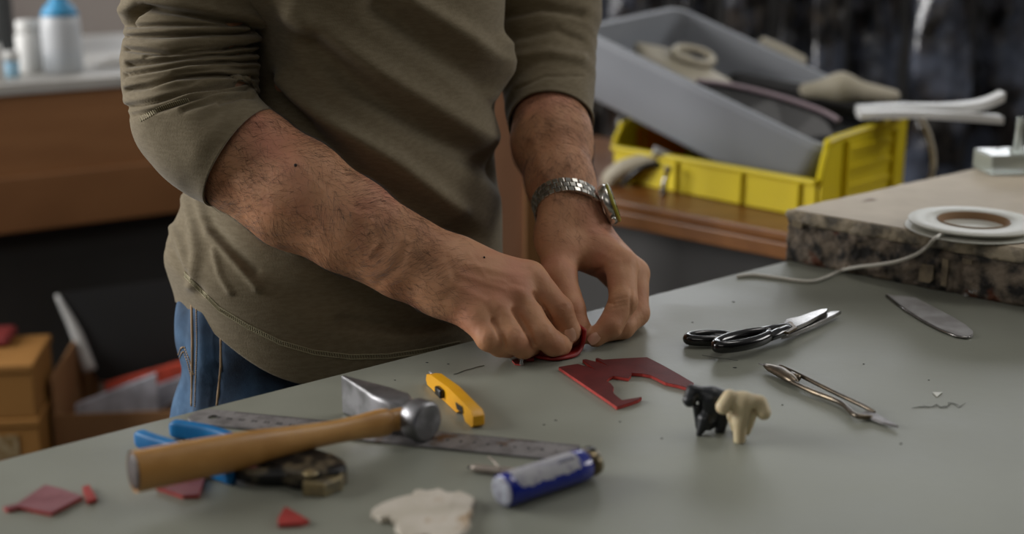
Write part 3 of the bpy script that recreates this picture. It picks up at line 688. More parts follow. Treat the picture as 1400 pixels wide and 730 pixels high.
# right face corner of the stack sits at px ~62
m_print = M('pale_print', (.62, .55, .42), (.5, .4, .24), 90, rough=.8)
q1 = P(57, 600, 1.86)
for k, (z0, z1, lab) in enumerate([(SZ+.0005, SZ+.085, 'yellow-brown carton at the bottom of stack at lower left'), (SZ+.086, SZ+.16, 'yellow-brown carton with pale print, middle of the stack at lower left'), (SZ+.161, SZ+.24, 'yellow-brown carton topmost of the stack at lower left')]):
    fr = frame((q1.x-.002*k, q1.y, 0), (1, .12, 0))
    t = thing('carton', lab, 'box', (q1.x-.12, q1.y+.1, z0))
    obj('carton_body', box(fr, (-.30, 0, z0), (0, .13, z1-.012), .002), m_kraft, t, smooth=False)
    obj('lid', box(fr, (-.302, -.003, z1-.0118), (.002, .133, z1), .002), m_kraft, t, smooth=False)
    if k == 1: obj('print', box(fr, (-.13, -.0015, z0+.015), (-.03, -.0002, z0+.05)), m_print, t, smooth=False, label='faded pale lettering')
q_ = (q1.x-.2, q1.y+.03)
obj('red_pouch', box(frame((q_[0], q_[1], 0), (1, .12, 0)), (-.05, .02, SZ+.2405), (.145, .09, SZ+.255), .008, 3), M('faded_red', (.45, .12, .12), (.5, .16, .15), 20, rough=.7), label='dark red flat pouch lying on the top carton', cat='pouch')
# open box of papers
ob = thing('open_box', 'open cardboard box filled with papers and a red folder', 'box', (-.55, 1.98, SZ))
of = frame((P(74, 600, 1.92).x, 1.92, 0), (1, .10, 0)); W_, D_ = .29, .26; h0 = SZ+.0005; h1 = SZ+.215
for n_, a, b in [('front_wall', (0, 0, h0), (W_, .004, h1-.075)), ('rear_wall', (0, D_, h0), (W_, D_+.004, h1)), ('side_wall', (0, .0045, h0), (.004, D_-.0005, h1-.02)), ('side_wall', (W_-.004, .0045, h0), (W_, D_-.0005, h1-.005)), ('box_floor', (.0045, .0045, h0), (W_-.0045, D_-.0005, h0+.004))]:
    obj(n_, box(of, a, b), m_kraft2, ob, smooth=False)
cols = [((.75, .71, .67), 'wide pale grey sheaf at the back of open cardboard box'), ((.85, .33, .24), 'orange-red folder standing in the open cardboard box'), ((.66, .66, .70), 'blue-grey sheaf right of the red folder in the box'), ((.8, .8, .84), 'white papers at front left of the open box'), ((.33, .25, .2), 'dark brown sheaf at right in the open cardboard box')]
spec_ = [(.03, .19, .15, .012, .02), (.05, .13, .128, .012, .03), (.08, .09, .118, .010, .04), (.02, .05, .125, .010, .03), (.13, .045, .105, .012, .06)]
for i, ((c_, lab), (x, y, hh, th, sk)) in enumerate(zip(cols, spec_)):
    wv = [.19, .17, .16, .12, .13][i]
    pr = [of(x, y+.008*0, h0+.006), of(x+wv, y, h0+.006), of(x+wv, y+.012, h0+hh+sk+.02), of(x, y+.012, h0+hh+.005)]
    obj('paper_sheaf' if i != 1 else 'red_folder', extrude(pr, tuple(of(0, th, 0)-of(0, 0, 0))), M('paper_%d' % i, c_, tuple(k*.85 for k in c_), 40, rough=.75), smooth=False, label=lab, cat='papers' if i != 1 else 'folder')
# leaning dark sheet with a pale edge behind the boxes
m_sheet = M('dark_sheet', (.07, .07, .07), (.09, .085, .085), 5, rough=.6)
ls = thing('leaning_sheet', 'dark stiff sheet with white edge leaning behind the open box', 'sheet', (-.6, 2.2, SZ))
a1, a2, a3, a4 = P(78, 402, 2.11), P(124, 505, 2.10), P(300, 520, 2.11), P(250, 380, 2.12)
a2b, a3b = P(133, 520, 2.10), P(300, 545, 2.11)
obj('sheet', extrude([a1, a2b, a3b, a4], (.0, .004, 0)), m_sheet, ls, smooth=False)
obj('white_edge', tube([a1-Vector((0, .003, 0)), a1.lerp(a2, .5)-Vector((-.004, .003, 0)), a2-Vector((0, .004, 0))], [.003, .009, .011], 10, sm=4), m_jar, ls)

# ================================================================ BACKGROUND, RIGHT
m_orange = M('varnished_wood', (.43, .26, .09), (.48, .3, .12), 6, rough=.4, stretch=(1, 5, 5))
bz = -.03
b0, b1 = G(810, 268, bz), G(1075, 318, bz); bx_ = (b1-b0).normalized(); bn = Vector((-bx_.y, bx_.x, 0))
bn = bn if bn.y > 0 else -bn
bench_f = lambda a, b, c: b0+bx_*a+bn*b+Vector((0, 0, c))
wb = thing('side_bench', 'orange varnished wooden side bench behind the table at right', 'bench', (b0.x, b0.y, -.9))
obj('bench_top', box(bench_f, (-.35, 0, -.012), (.425, .36, 0), .002), m_orange, wb, smooth=False)
obj('front_edge', box(bench_f, (-.35, -.006, -.033), (.425, .03, -.0125), .002), m_orange, wb, smooth=False)
obj('bench_shade_panel', box(bench_f, (-.35, .05, -.87), (.425, .07, -.0335)), m_dark, wb, smooth=False)  # dark sheet in place of the shade beneath the bench
for a in (-.3, .36): obj('leg', box(bench_f, (a, .012, -.87), (a+.05, .049, -.0335)), m_dark, wb, smooth=False)
m_greyb = M('dark_grey_box', (.15, .15, .15), (.18, .18, .18), 9, rough=.7)
obj('storage_box', box(bench_f, (.12, -.24, -.87), (.29, -.02, -.2), .004), m_greyb, smooth=False, label='dark grey storage box in shade below the orange bench', cat='box')
# tan upright panel seen between the shirt and the left forearm
m_tan = M('tan_board', (.60, .43, .31), (.65, .47, .35), 5, rough=.6, stretch=(4, 4, 1))
m_tan2 = M('tan_edge', (.46, .31, .15), (.5, .34, .17), 8, rough=.6)
tp = thing('wooden_panel', 'tan wooden upright panel seen between shirt and left forearm', 'panel', (0, 1.78, -.9))
l_, r_ = P(655, 300, 1.78), P(716, 300, 1.78)
obj('board', box(ID, (l_.x, 1.78, -.9), (r_.x, 1.80, .16)), m_tan, tp, smooth=False)
obj('edge_strip', box(ID, (r_.x+.0003, 1.772, -.9), (P(745, 300, 1.78).x, 1.81, .15), .003), m_tan2, tp, smooth=False)

# yellow picking bin lying on the bench
m_bin = M('yellow_bin', (.80, .72, .03), (.84, .76, .05), 6, rough=.42)
m_bin2 = M('orange_card', (.8, .42, .05), rough=.6)
yb = thing('yellow_bin', 'yellow plastic picking bin holding the tilted grey tub on bench', 'bin', (.2, 1.95, bz))
p0 = P(842, 264, 2.0); p0.z = bz+.004; p1 = P(1115, 305, 1.76); p1.z = bz+.004
ex = (p1-p0); ex.z = 0; WL = ex.length; ey = Vector((-ex.y, ex.x, 0)).normalized(); ey = ey if ey.y > 0 else -ey; ex.normalize()
yf_ = lambda a, b, c: Vector((p0.x, p0.y, bz+.001))+ex*a+ey*b+Vector((0, 0, c))
DB = .20
obj('bin_floor', box(yf_, (0, 0, 0), (WL, DB, .004), .001), m_bin, yb, smooth=False)
obj('front_lip', join(box(yf_, (0, -.004, .0), (WL, 0, .046), .001), box(yf_, (-.002, -.012, .044), (WL+.002, .0, .051), .002), *[box(yf_, (x, -.010, .002), (x+.006, -.0035, .045), .001) for x in (.11, .22, .31)]), m_bin, yb, smooth=False)
obj('back_wall', join(box(yf_, (0, DB-.004, 0), (WL, DB, .045), .001), box(yf_, (-.002, DB-.006, .045), (WL+.002, DB+.004, .051), .002)), m_bin, yb, smooth=False)
def side_wall(a, t, q_=1):
    pr = [(0, 0), (DB, 0), (DB, .105*q_), (.03, .098*q_), (.012, .086*q_), (0, .05)]
    d = [extrude([yf_(a, y, z) for y, z in pr], tuple(yf_(t, 0, 0)-yf_(0, 0, 0)))]
    rim = [(0, .045), (.001, .056), (.012, .088*q_), (.03, .100*q_), (DB, .107*q_)]
    d.append(tube([yf_(a+t/2, y, z) for y, z in rim], .005, 8, sm=3))
    s = 1 if t > 0 else -1
    for y in (.05, .165): d.append(box(yf_, (a+min(t, t-s*.012)if s < 0 else a+t, y, .01), (a+t+.006 if s > 0 else a, y+.006, .095), 0) if s > 0 else box(yf_, (a+t-.006, y, .01), (a+t, y+.006, .07)))
    for z in ((.03, .055, .08) if s > 0 else (.03, .05)): d.append(box(yf_, (a+t, .06, z), (a+t+.004, .16, z+.005)) if s > 0 else box(yf_, (a+t-.004, .06, z), (a+t, .16, z+.005)))
    return join(*d)
# side walls: left one partly filled with an orange card, right one stands tall
obj('side_wall', side_wall(-.0045, .004, .8), m_bin, yb, smooth=False)
obj('side_wall', side_wall(WL+.001, .004), m_bin, yb, smooth=False)
obj('orange_card', box(yf_, (.004, .04, .006), (.0055, .15, .07)), m_bin2, smooth=False, label='orange card standing inside the left end of the yellow bin', cat='card')

# grey tub tilted inside the yellow bin
m_tub = M('grey_tub', (.52, .535, .56), (.55, .565, .59), 4, rough=.55)
m_tubrim = M('grey_tub_rim', (.56, .575, .60), rough=.5)
tA, tD = P(795, 38, 2.02), P(1133, 203, 1.80); tB = P(928, 10, 2.27); tC = tB+(tD-tA)
ax = (tD-tA); aw = (tB-tA); nz_ = ax.cross(aw).normalized(); dpt = .095
tu = thing('grey_tub', 'large grey plastic tub tipped on its side edge in the yellow bin', 'tub', (tD.x, tD.y, 0))
def tf_(s, t, d, ins=0): # s along long side, t across, d depth below rim
    s = ins+(1-2*ins)*s if ins else s; t = ins*1.3+(1-2.6*ins)*t if ins else t
    return tA+ax*s+aw*t-nz_*d
def rrect(d, ins, r=.10, n=6, off=0):
    out = []
    for (cs, ct, a0) in [(1-r*.7, 1-r, 0), (r*.7, 1-r, 90), (r*.7, r, 180), (1-r*.7, r, 270)]:
        for k in range(n+1):
            a = math.radians(a0+90*k/n); out.append(tf_(cs+r*.7*math.cos(a)*(1+off), ct+r*math.sin(a)*(1+off), d, ins))
    return out
outer = [rrect(0, -.012), rrect(.010, -.012), rrect(.011, 0), rrect(dpt*.5, .02), rrect(dpt-.006, .04), rrect(dpt, .055)]
inner = [rrect(dpt-.004, .055), rrect(dpt-.010, .045), rrect(dpt*.5, .027), rrect(.004, .010), rrect(0, .008)]
rr = outer+inner; n_ = len(rr[0]); V, Fc = loft(rr, cap=False); Fc += [[(len(rr)-1)*n_+j, (len(rr)-1)*n_+(j+1) % n_, (j+1) % n_, j] for j in range(n_)]
Fc.append([5*n_+j for j in range(n_)]); Fc.append([6*n_+j for j in range(n_)][::-1]); Fc = [q for q in Fc if not (len(q) == 4 and min(q) >= 5*n_ and max(q) < 7*n_ and min(q) < 6*n_)]
sharp(obj('tub_body', (V, Fc), m_tub, tu), 50)
# contents of tub
m_ivory = M('ivory_sheet', (.66, .63, .55), (.7, .67, .6), 20, rough=.6)
def slab_px(pts, th, mat, name, label, cat, up=(0, 0, 1)):
    return obj(name, extrude([P(*q) for q in pts], tuple(Vector(up).normalized()*th), min(th*.3, .003)), mat, smooth=False, label=label, cat=cat)
def tb_(s, t, d): return tf_(s, t, d)
slab_px_up = tuple(nz_)
obj('ivory_form', extrude([tb_(s, t, .055) for s, t in [(.06, .45), (.16, .30), (.42, .25), (.52, .4), (.45, .55), (.2, .65)]], nz_*.03, .008), m_ivory, label='ivory folded sheet in the upper end of the grey tub', cat='sheet')
obj('ivory_ring', tube([tb_(.27+.07*math.cos(t), .55+.12*math.sin(t), .018) for t in np.linspace(0, 6.283, 25)], .006, 10), m_ivory, label='ivory curled ring behind the folded sheet in the tub', cat='ring')
obj('ivory_edge', tube([P(1040, 60, 2.24), P(1068, 72, 2.22), P(1095, 86, 2.18)], .012, 10), m_ivory, label='pale tube end resting on the far rim of grey tub', cat='tube')
ds = thing('dark_case', 'black oval case with pale rim sticking out of grey tub', 'case', tb_(.7, .5, 0))
cs_ = [P(952, 112, 2.00), P(1000, 118, 2.0), P(1060, 132, 1.98), P(1120, 152, 1.95), P(1146, 166, 1.93), P(1140, 184, 1.92), P(1118, 200, 1.90), P(1075, 190, 1.92), P(1000, 160, 1.95), P(960, 130, 1.98)]
obj('case_body', extrude(cs_, (0, .03, -.012), .002), m_blk, ds, smooth=False)
obj('pale_rim', tube([q+Vector((0, -.004, .002)) for q in cs_[:5]], .0035, 8, sm=4), M('rim_pale', (.62, .55, .58), rough=.4), ds)
obj('black_bundle', sdf_mesh([(tuple(P(1010, 118, 2.12)), tuple(P(1180, 150, 2.06)), .022, .024, .02), (tuple(P(1100, 130, 2.12)), tuple(P(1240, 152, 2.06)), .02, .012, .02)], .004), m_blk, label='black rubber bundle behind the black case in the tub', cat='bundle')
obj('white_sheath', sdf_mesh([(tuple(P(1100, 128, 2.08)), tuple(P(1150, 118, 2.06)), .014, .017, .02), (tuple(P(1150, 120, 2.06)), tuple(P(1222, 131, 2.04)), .017, .009, .02)], .003), m_ivory, label='ivory rounded sheath above the black bundle', cat='sheath')
m_strip = M('white_strip', (.78, .78, .77), rough=.4)
def strip(pts, wd_, th, name, label):
    pts = smooth_path([P(*q) for q in pts], 6); rings = []
    for p in pts: rings.append([p+Vector((0, y, z)) for y, z in ((-wd_, -th), (wd_, -th), (wd_, th), (-wd_, th))])
    return obj(name, loft(rings), m_strip, smooth=False, label=label, cat='strip')
strip([(1172, 151, 1.88), (1225, 148, 1.87), (1290, 148, 1.86), (1340, 143, 1.85), (1370, 131, 1.85)], .012, .0055, 'white_strip', 'upper white plastic strip jutting right over the yellow bin, tip bent up')
strip([(1174, 157, 1.85), (1240, 155, 1.84), (1300, 158, 1.83), (1368, 163, 1.83)], .012, .0045, 'white_strip', 'lower white plastic strip jutting right over the yellow bin')
obj('white_cable', tube([P(1252, 150, 1.9), P(1268, 180, 1.9), P(1276, 215, 1.9), P(1273, 245, 1.9), P(1262, 290, 1.93)], .004, 8, sm=5), m_ivory, label='pale cable hanging behind right end of the yellow bin', cat='cable')
# things in left end of yellow bin
obj('white_hose', tube([P(838, 262, 1.97), P(834, 246, 1.965), P(850, 232, 1.96), P(878, 222, 1.955), P(900, 217, 1.95)], [.010, .0125, .013, .012, .010], 14, sm=4), m_ivory, label='thick ivory hose curling over left end of yellow bin', cat='hose')
obj('dark_strap', tube([P(845, 258, 1.962), P(868, 236, 1.945), P(890, 226, 1.94), P(925, 228, 1.94), P(955, 240, 1.95)], .0042, 8, sm=5), m_blk, label='dark strap lying along the ivory hose', cat='strap')
obj('metal_rod', tube([P(893, 206, 1.93), P(905, 210, 1.93), P(930, 222, 1.935), P(955, 238, 1.94)], [.0075, .006, .005, .0045], 12, sm=4), m_strip, label='shiny pale rod leaning on the tub wall in yellow bin', cat='rod')
obj('bright_hook', tube([P(914, 228, 1.90), P(911, 240, 1.90), P(908, 252, 1.90), P(907, 266, 1.90)], [.0065, .003, .004, .0055], 12, sm=4), m_chrome, label='small bright metal hook hanging over front lip of yellow bin', cat='hook')

obj('gap_darkener', box(ID, (.02, 3.0, -.9), (2.2, 3.03, .33)), m_dark, smooth=False, label='dark board added behind the wrapped rolls to darken the gaps', cat='board')  # added so that no lit wall shows between the rolls
# plastic wrapped rolls hanging against the back at right
m_roll = M('dark_roll', (.07, .065, .065), (.24, .22, .2), 28, rough=.6, stretch=(1, 1, 2.5), detail=6, lo=.45, hi=.7)
m_film = M('film_wrap_painted_sheen', (.05, .048, .05), (.22, .2, .185), 30, rough=.2, spec=.8, bump=1, bscale=7, bstretch=(1, 1, .6), bdist=.06, coat=1, c3=(.42, .45, .52), scale3=5, lo3=.51, hi3=.64, lo=.45, hi=.7)  # opaque film; bluish patches paint the plastic's highlights into the colour
rolls = [(1, 812, 58), (2, 870, 48), (3, 945, 40), (4, 1018, 36), (5, 1085, 34), (6, 1130, 30), (7, 1195, 42), (8, 1285, 52), (9, 1372, 46)]
place = ['behind left corner of the grey tub', 'behind far rim of grey tub', 'third from the left above the grey tub', 'with a bright left edge above the tub middle', 'darkest one above the tub contents', 'narrow one left of the broad bright wraps', 'broad bright wrap above the white strips', 'widest wrap above the tips of the white strips', 'at the right edge of photo']
for (k, px, hw), pl_ in zip(rolls, place):
    Yr = 2.60+.15*(k % 2); c = P(px, 60, Yr); r = hw*Yr*1.0/F*.95
    t = thing('wrapped_roll', 'dark material roll in clear plastic, '+pl_, 'roll', (c.x, c.y, -.9))
    def rollring(z, rr_, sd, amp, n=40):
        return [Vector((c.x+(rr_+amp*noise.noise(Vector((math.cos(a)*1.7+sd, math.sin(a)*1.7, z*7+sd)))*1.6+amp*.5*abs(math.sin(a*2+z*3+sd)))*math.cos(a), c.y+(rr_+amp*noise.noise(Vector((math.cos(a)*1.7+sd, math.sin(a)*1.7, z*7+sd))))*math.sin(a), z)) for a in np.linspace(0, 2*math.pi, n+1)[:-1]]
    zt = .27
    obj('core_roll', loft([rollring(z, r*.74, k, .006) for z in np.linspace(-.9, zt, 40)]), m_roll, t)
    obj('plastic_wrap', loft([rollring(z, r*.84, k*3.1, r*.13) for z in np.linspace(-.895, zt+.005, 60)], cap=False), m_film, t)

# ================================================================ THE MAN
m_skin = M('skin', (.75, .55, .405), (.68, .475, .335), 28, rough=.62, bump=.35, bscale=260, bdist=.0012, detail=5, sss=.12, c3=(.78, .53, .43), scale3=14, lo3=.5, hi3=.75)
m_nail = M('nail', (.86, .68, .57), rough=.35)
m_hair = M('dark_hair', (.11, .08, .06), rough=.6)
m_shirt = M('olive_knit', (.43, .385, .295), (.465, .42, .33), 120, rough=.95, bump=.5, bscale=700, bdist=.0006, stretch=(1, 1, 4), sheen=.12)
m_cuff = M('olive_rib', (.41, .37, .295), (.44, .40, .32), 120, rough=.95, bump=.6, bscale=110, bdist=.0008, sheen=.1, wave=(0, .9, 0))
m_stitch = M('stitching', (.60, .57, .46), rough=.9)
m_denim = M('denim', (.22, .34, .46), (.28, .40, .52), 60, rough=.9, bump=.5, bscale=900, bdist=.0005, detail=6, c3=(.09, .13, .19), scale3=9, lo3=.42, hi3=.6)
m_thread = M('denim_thread', (.62, .52, .40), rough=.9)
yaw = math.radians(35); bxv = Vector((math.cos(yaw), math.sin(yaw), 0)); byv = Vector((-math.sin(yaw), math.cos(yaw), 0))   # to his left; to his back
man = thing('person', 'man in an olive knit shirt and blue jeans working leather with both hands', 'person', (-.165, 1.32, -.9))
BC = Vector((-.160, 1.315, 0))

# --- hands and forearms (one implicit surface)
K = .010
def q(a, b, Y, r, zmin=True):
    p = P(a, b, Y)
    if zmin and p.z < r+.0006: p.z = r+.0006
    return tuple(p)
prims = []
def cap_(a, b, k=K, flat=None):
    pr = [q(*a), q(*b), a[3], b[3], k]
    if flat: pr.append(flat)
    prims.append(tuple(pr))
def chain(js, k=.003, k0=.005):
    for i in range(len(js)-1): cap_(js[i], js[i+1], k0 if i == 0 else k)
# right arm (left in the picture)
elb = (298, 186, 1.222, .039)
fl = ((.05, .93, -.3), 1.15)
cap_(elb, (335, 218, 1.203, .0435), .02, fl); cap_((335, 218, 1.203, .0435), (405, 266, 1.185, .0440), .02, fl); cap_((405, 266, 1.185, .0440), (480, 309, 1.17, .0370), .02, fl)
cap_((480, 309, 1.17, .0370), (548, 348, 1.158, .0315), .02, fl); cap_((548, 348, 1.158, .0315), (602, 372, 1.15, .0275), .02, fl)
cap_((560, 338, 1.158, .018), (626, 352, 1.165, .016), .015); cap_((556, 376, 1.15, .017), (600, 400, 1.14, .0155), .015)
R_mcp = [(724, 380, 1.163, .0138), (704, 402, 1.146, .0142), (677, 420, 1.132, .0135), (649, 434, 1.122, .0125)]
R_mc = [(624, 358, 1.168, .0175), (612, 370, 1.158, .0180), (602, 385, 1.148, .0178), (598, 398, 1.14, .0155)]
for a, b in zip(R_mc, R_mcp): cap_(a, b, .016)
cap_((610, 372, 1.185, .02), (690, 408, 1.175, .017), .018)                                   # palm mass
cap_((655, 380, 1.155, .0165), (695, 398, 1.15, .0125), .02)
chain([(724, 380, 1.163, .0138), (764, 423, 1.147, .0117), (778, 452, 1.150, .0100), (774, 472, 1.158, .0085)])
chain([(704, 402, 1.146, .0138), (738, 455, 1.124, .0120), (756, 470, 1.128, .0102), (768, 476, 1.142, .0088)])
chain([(677, 420, 1.132, .0132), (700, 462, 1.112, .0118), (716, 473, 1.122, .0104), (728, 478, 1.140, .0088)])
chain([(649, 434, 1.122, .0122), (668, 462, 1.108, .0108), (684, 472, 1.118, .0094), (696, 476, 1.134, .0082)])
chain([(640, 372, 1.195, .017), (705, 405, 1.20, .0135), (750, 440, 1.192, .0115), (779, 462, 1.172, .009)])   # thumb
# left arm (right in the picture)
lel = (747, 72, 1.430, .034)
cap_(lel, (750, 130, 1.402, .0358), .02); cap_((750, 130, 1.402, .0358), (755, 195, 1.35, .0355), .02); cap_((755, 195, 1.35, .0355), (766, 250, 1.30, .0285), .02)
cap_((766, 250, 1.30, .0285), (781, 296, 1.262, .0255), .02)
cap_((768, 290, 1.262, .018), (762, 325, 1.245, .017), .014); cap_((796, 292, 1.268, .017), (806, 322, 1.262, .0165), .014)
L_mc = [(798, 322, 1.25, .0165), (806, 325, 1.262, .0165), (808, 328, 1.275, .0160), (800, 332, 1.288, .0155)]
L_mcp = [(850, 362, 1.218, .0140), (866, 374, 1.238, .0138), (866, 386, 1.256, .0130), (858, 396, 1.272, .0120)]
for a, b in zip(L_mc, L_mcp): cap_(a, b, .015)
cap_((770, 318, 1.252, .018), (790, 322, 1.262, .019), .016)
chain([(762, 325, 1.246, .0175), (765, 378, 1.205, .0150), (780, 425, 1.180, .0128), (789, 450, 1.170, .0110), (791, 462, 1.166, .0092)], .005, .014)
cap_((778, 345, 1.228, .0125), (824, 350, 1.236, .0125), .014)                                # web of the thumb
cap_((790, 340, 1.250, .016), (835, 362, 1.250, .014), .014)
chain([(850, 362, 1.218, .0140), (852, 412, 1.185, .0124), (834, 446, 1.170, .0108), (814, 464, 1.164, .0086)])
chain([(866, 374, 1.238, .0135), (870, 428, 1.206, .0118), (852, 456, 1.188, .0104), (822, 470, 1.176, .0086)])
chain([(866, 386, 1.256, .0128), (869, 440, 1.232, .0114), (856, 462, 1.212, .0100), (832, 466, 1.20, .0086)])
chain([(858, 396, 1.272, .0118), (862, 444, 1.258, .0104), (852, 460, 1.240, .0090), (836, 464, 1.228, .0080)])
av, af = sdf_mesh(prims, .00165, plane=.0006)
# tendons, knuckle creases, finger folds, veins: relief at its place on the skin
cre = []
def C_(pts, w_, a): cre.append((pts, w_, a*.001))
for pts in ([(735, 372), (742, 378)], [(709, 396), (717, 404)], [(681, 418), (689, 424)]): C_(pts, 9, 1.3)
C_([(640, 362), (700, 374), (722, 376)], 5, .8); C_([(630, 375), (690, 395)], 5, .8); C_([(625, 390), (665, 412)], 5, .7)
C_([(655, 350), (690, 352), (715, 362)], 4, .5); C_([(640, 345), (665, 380), (690, 385)], 3, .4)
C_([(612, 352), (625, 388), (608, 410)], 5, -.5); C_([(700, 387), (716, 392)], 3.5, -.7)
for cx, cy, ang in [(768, 424, .8), (741, 452, .6), (703, 458, .5)]:
    for d_ in (-4, 0, 4):
        ca, sa = math.cos(ang), math.sin(ang); x_, y_ = cx+d_*ca*.9, cy+d_*sa*.9
        C_([(x_-7*sa, y_+7*ca), (x_+7*sa, y_-7*ca)], 1.5, -.55)
C_([(731, 401), (745, 424), (753, 438)], 2.4, -2.4); C_([(702, 424), (712, 438), (722, 454), (730, 472)], 3.2, -2.6); C_([(674, 438), (680, 448), (685, 460), (690, 474)], 3.2, -2.4)
C_([(842, 366), (846, 372)], 9, 1.2); C_([(820, 345), (845, 358)], 5, .8); C_([(800, 385), (812, 372), (826, 366)], 4, -1.2)
for x_, y_ in [(849, 408), (851, 413), (850, 418)]: C_([(x_-12, y_+3), (x_+10, y_-2)], 1.5, -.6)
C_([(822, 404), (829, 412), (838, 415)], 2.2, -1.2); C_([(763, 372), (768, 380)], 10, 1.3)
for y_ in (418, 423, 428): C_([(768, y_+2), (788, y_-2)], 1.5, -.5)
C_([(863, 395), (862, 430), (850, 452)], 2, -1.2)
C_([(400, 215), (440, 262), (500, 300), (560, 330)], 6, .9); C_([(330, 250), (420, 305), (500, 345)], 10, .8); C_([(500, 290), (520, 330), (505, 350)], 4, .7); C_([(560, 325), (548, 360), (520, 385)], 6, -.9)
C_([(730, 190), (745, 240), (760, 268)], 7, .8); C_([(775, 200), (785, 250)], 7, .7)
av = folds(av, af, cre, face=0)
av = av+vnormals(av, af)*(vnoise(av, 60, .0006)[:, None])
abvh = make_bvh(av, af)

# --- hidden trunk, head, neck, legs and upper arms (coarser surface, same mesh)
def W(a, b, z): return BC+bxv*a+byv*b+Vector((0, 0, z))
sR = Vector(P(266, -230, 1.295)); sL = Vector(P(746, -200, 1.49))
E_R = Vector(q(*elb)); E_L = Vector(q(*lel))
core = [(W(0, 0, .02), W(0, 0, .12), .07, .07, .03, (tuple(byv), 1.3)), (W(.02, 0.01, .12), W(0, .01, .38), .07, .09, .03, (tuple(byv), 1.3)),
        (W(-.07, .02, .39), W(.07, .02, .39), .085, .085, .04, (tuple(byv), 1.2)), (W(-.11, .01, .45), W(.11, .01, .45), .045, .045, .04),
        (W(0, .0, .50), W(0, -.04, .62), .055, .052, .03), (sR, E_R, .026, .034, .02), (sL, E_L, .028, .030, .02),
        (W(0, -.06, .745), W(0, -.05, .765), .078, .083, .02), (W(0, -.10, .675), W(0, -.12, .69), .045, .04, .03), (W(-.02, -.125, .66), W(.02, -.125, .66), .024, .024, .02),
        (W(0, -.138, .735), W(0, -.158, .705), .009, .014, .01), (W(-.022, -.138, .682), W(.022, -.138, .682), .008, .008, .008),
        (W(-.078, -.05, .73), W(-.08, -.045, .70), .016, .010, .006, (tuple(bxv), 2)), (W(.078, -.05, .73), W(.08, -.045, .70), .016, .010, .006, (tuple(bxv), 2)),
        (W(-.045, -.133, .765), W(.045, -.133, .765), .008, .008, .01),
        (W(-.03, -.138, .742), W(-.03, -.137, .742), .012, .012, .004), (W(.03, -.138, .742), W(.03, -.137, .742), .012, .012, .004)]
for s in (-1, 1):
    core += [(W(s*.075, .0, -.04), W(s*.095, -.01, -.44), .06, .050, .03), (W(s*.095, -.01, -.44), W(s*.10, .03, -.80), .052, .036, .02), (W(s*.10, .03, -.82), W(s*.11, -.10, -.865), .034, .024, .02)]
core = [tuple([tuple(p[0]), tuple(p[1])]+list(p[2:])) for p in core]
cv, cf = sdf_mesh(core, .006, plane=-.898)
body = obj('body', (np.concatenate([av, cv]), np.concatenate([af, cf+len(av)])), m_skin, man)
# nails
def nail(px, py, nx, ny, r, ln):
    h = hit(abvh, px, py); 
    if h is None: return None
    d = ray(px, py).normalized(); _, nn, _, _ = abvh.ray_cast(CAM, d)
    t = (P(px+nx, py+ny, h.y)-h); t = (t-nn*t.dot(nn)).normalized(); s = nn.cross(t); V = []
    for i in range(7):
        for j in range(7):
            a, b = (i/3-1), (j/3-1); wdt = math.sqrt(max(0, 1-max(0, abs(a)**2.5)*.55))
            V.append(tuple(h+t*(a*ln)+s*(b*r*wdt)+nn*(.0007-.22*r*b*b)))
    Fq = [[i*7+j, (i+1)*7+j, (i+1)*7+j+1, i*7+j+1] for i in range(6) for j in range(6)]
    return V, Fq
for a in [(780, 458, 2, 8, .0050, .0058), (812, 463, -8, 6, .0045, .0052)]:
    nl = nail(*a)
    if nl: obj('fingernail', nl, m_nail, man)
# moles and arm hair
m_mole = M('mole', (.12, .07, .05), rough=.6)
for a, b, r in [(404, 226, .0014), (662, 352, .0010), (452, 201, .0008)]:
    h = hit(abvh, a, b, 0)
    if h: obj('mole', sdf_mesh([(tuple(h), tuple(h+Vector((0, 0, .0002))), r, r, .001)], .0006), m_mole, man)
def arm_hair():
    an = vnormals(av, af); x, y = proj(av); V = []; Fq = []
    cen = [np.array(E_R), np.array(q(602, 372, 1.15, .02)), np.array(E_L), np.array(q(781, 296, 1.262, .02))]
    face = ((CAM_N-av)*an).sum(1) > -.15
    right = (x < 660) & (y < 455) & face; left = (x > 690) & (y < 330) & (y > 118) & face
    for msk, a, b, N_, w0, w1 in ((right, cen[0], cen[1], 7000, 560, 650), (left, cen[2], cen[3], 3300, 2000, 2100)):
        ids = np.nonzero(msk)[0]; ax_ = Vector(b-a).normalized()
        for i in rng.choice(ids, N_):
            px_, py_ = x[i], y[i]
            dens = 1.0
            if w0 < 1000: dens = np.clip((w1-px_)/(w1-w0), 0, 1)
            else: dens = 1 if py_ < 275 else .35
            dens *= .45+.75*(noise.noise(Vector(av[i])*38) > -.1)
            if rng.random() > dens: continue
            p = Vector(av[i]); n = Vector(an[i]); side = n.cross(ax_)
            sw = 1.1*noise.noise(p*30+Vector((5, 0, 0)))*2+rng.normal()*.8
            d = (ax_*(.75)+side*(sw+.35)); d = (d-n*d.dot(n)).normalized(); ln = .006+.007*rng.random(); bend = side*rng.normal()*.35+ax_*.3
            w_ = .000065; s = d.cross(n)*w_; pr = []
            lift = .10+.18*rng.random()
            for k in range(4):
                t = k/3; c = p+n*.0003+d*(ln*t)+bend*(ln*t*t*.5)+n*(ln*(lift*t-.25*t*t*.6))
                f_ = 1-.75*t; pr.append((c-s*f_, c+s*f_, c+n*w_*1.2*f_))
            b0_ = len(V)
            for tri in pr: V.extend(tuple(z) for z in tri)
            for k in range(3):
                for e in range(3): Fq.append([b0_+k*3+e, b0_+k*3+(e+1) % 3, b0_+k*3+3+(e+1) % 3, b0_+k*3+3+e])
    return np.array(V), Fq
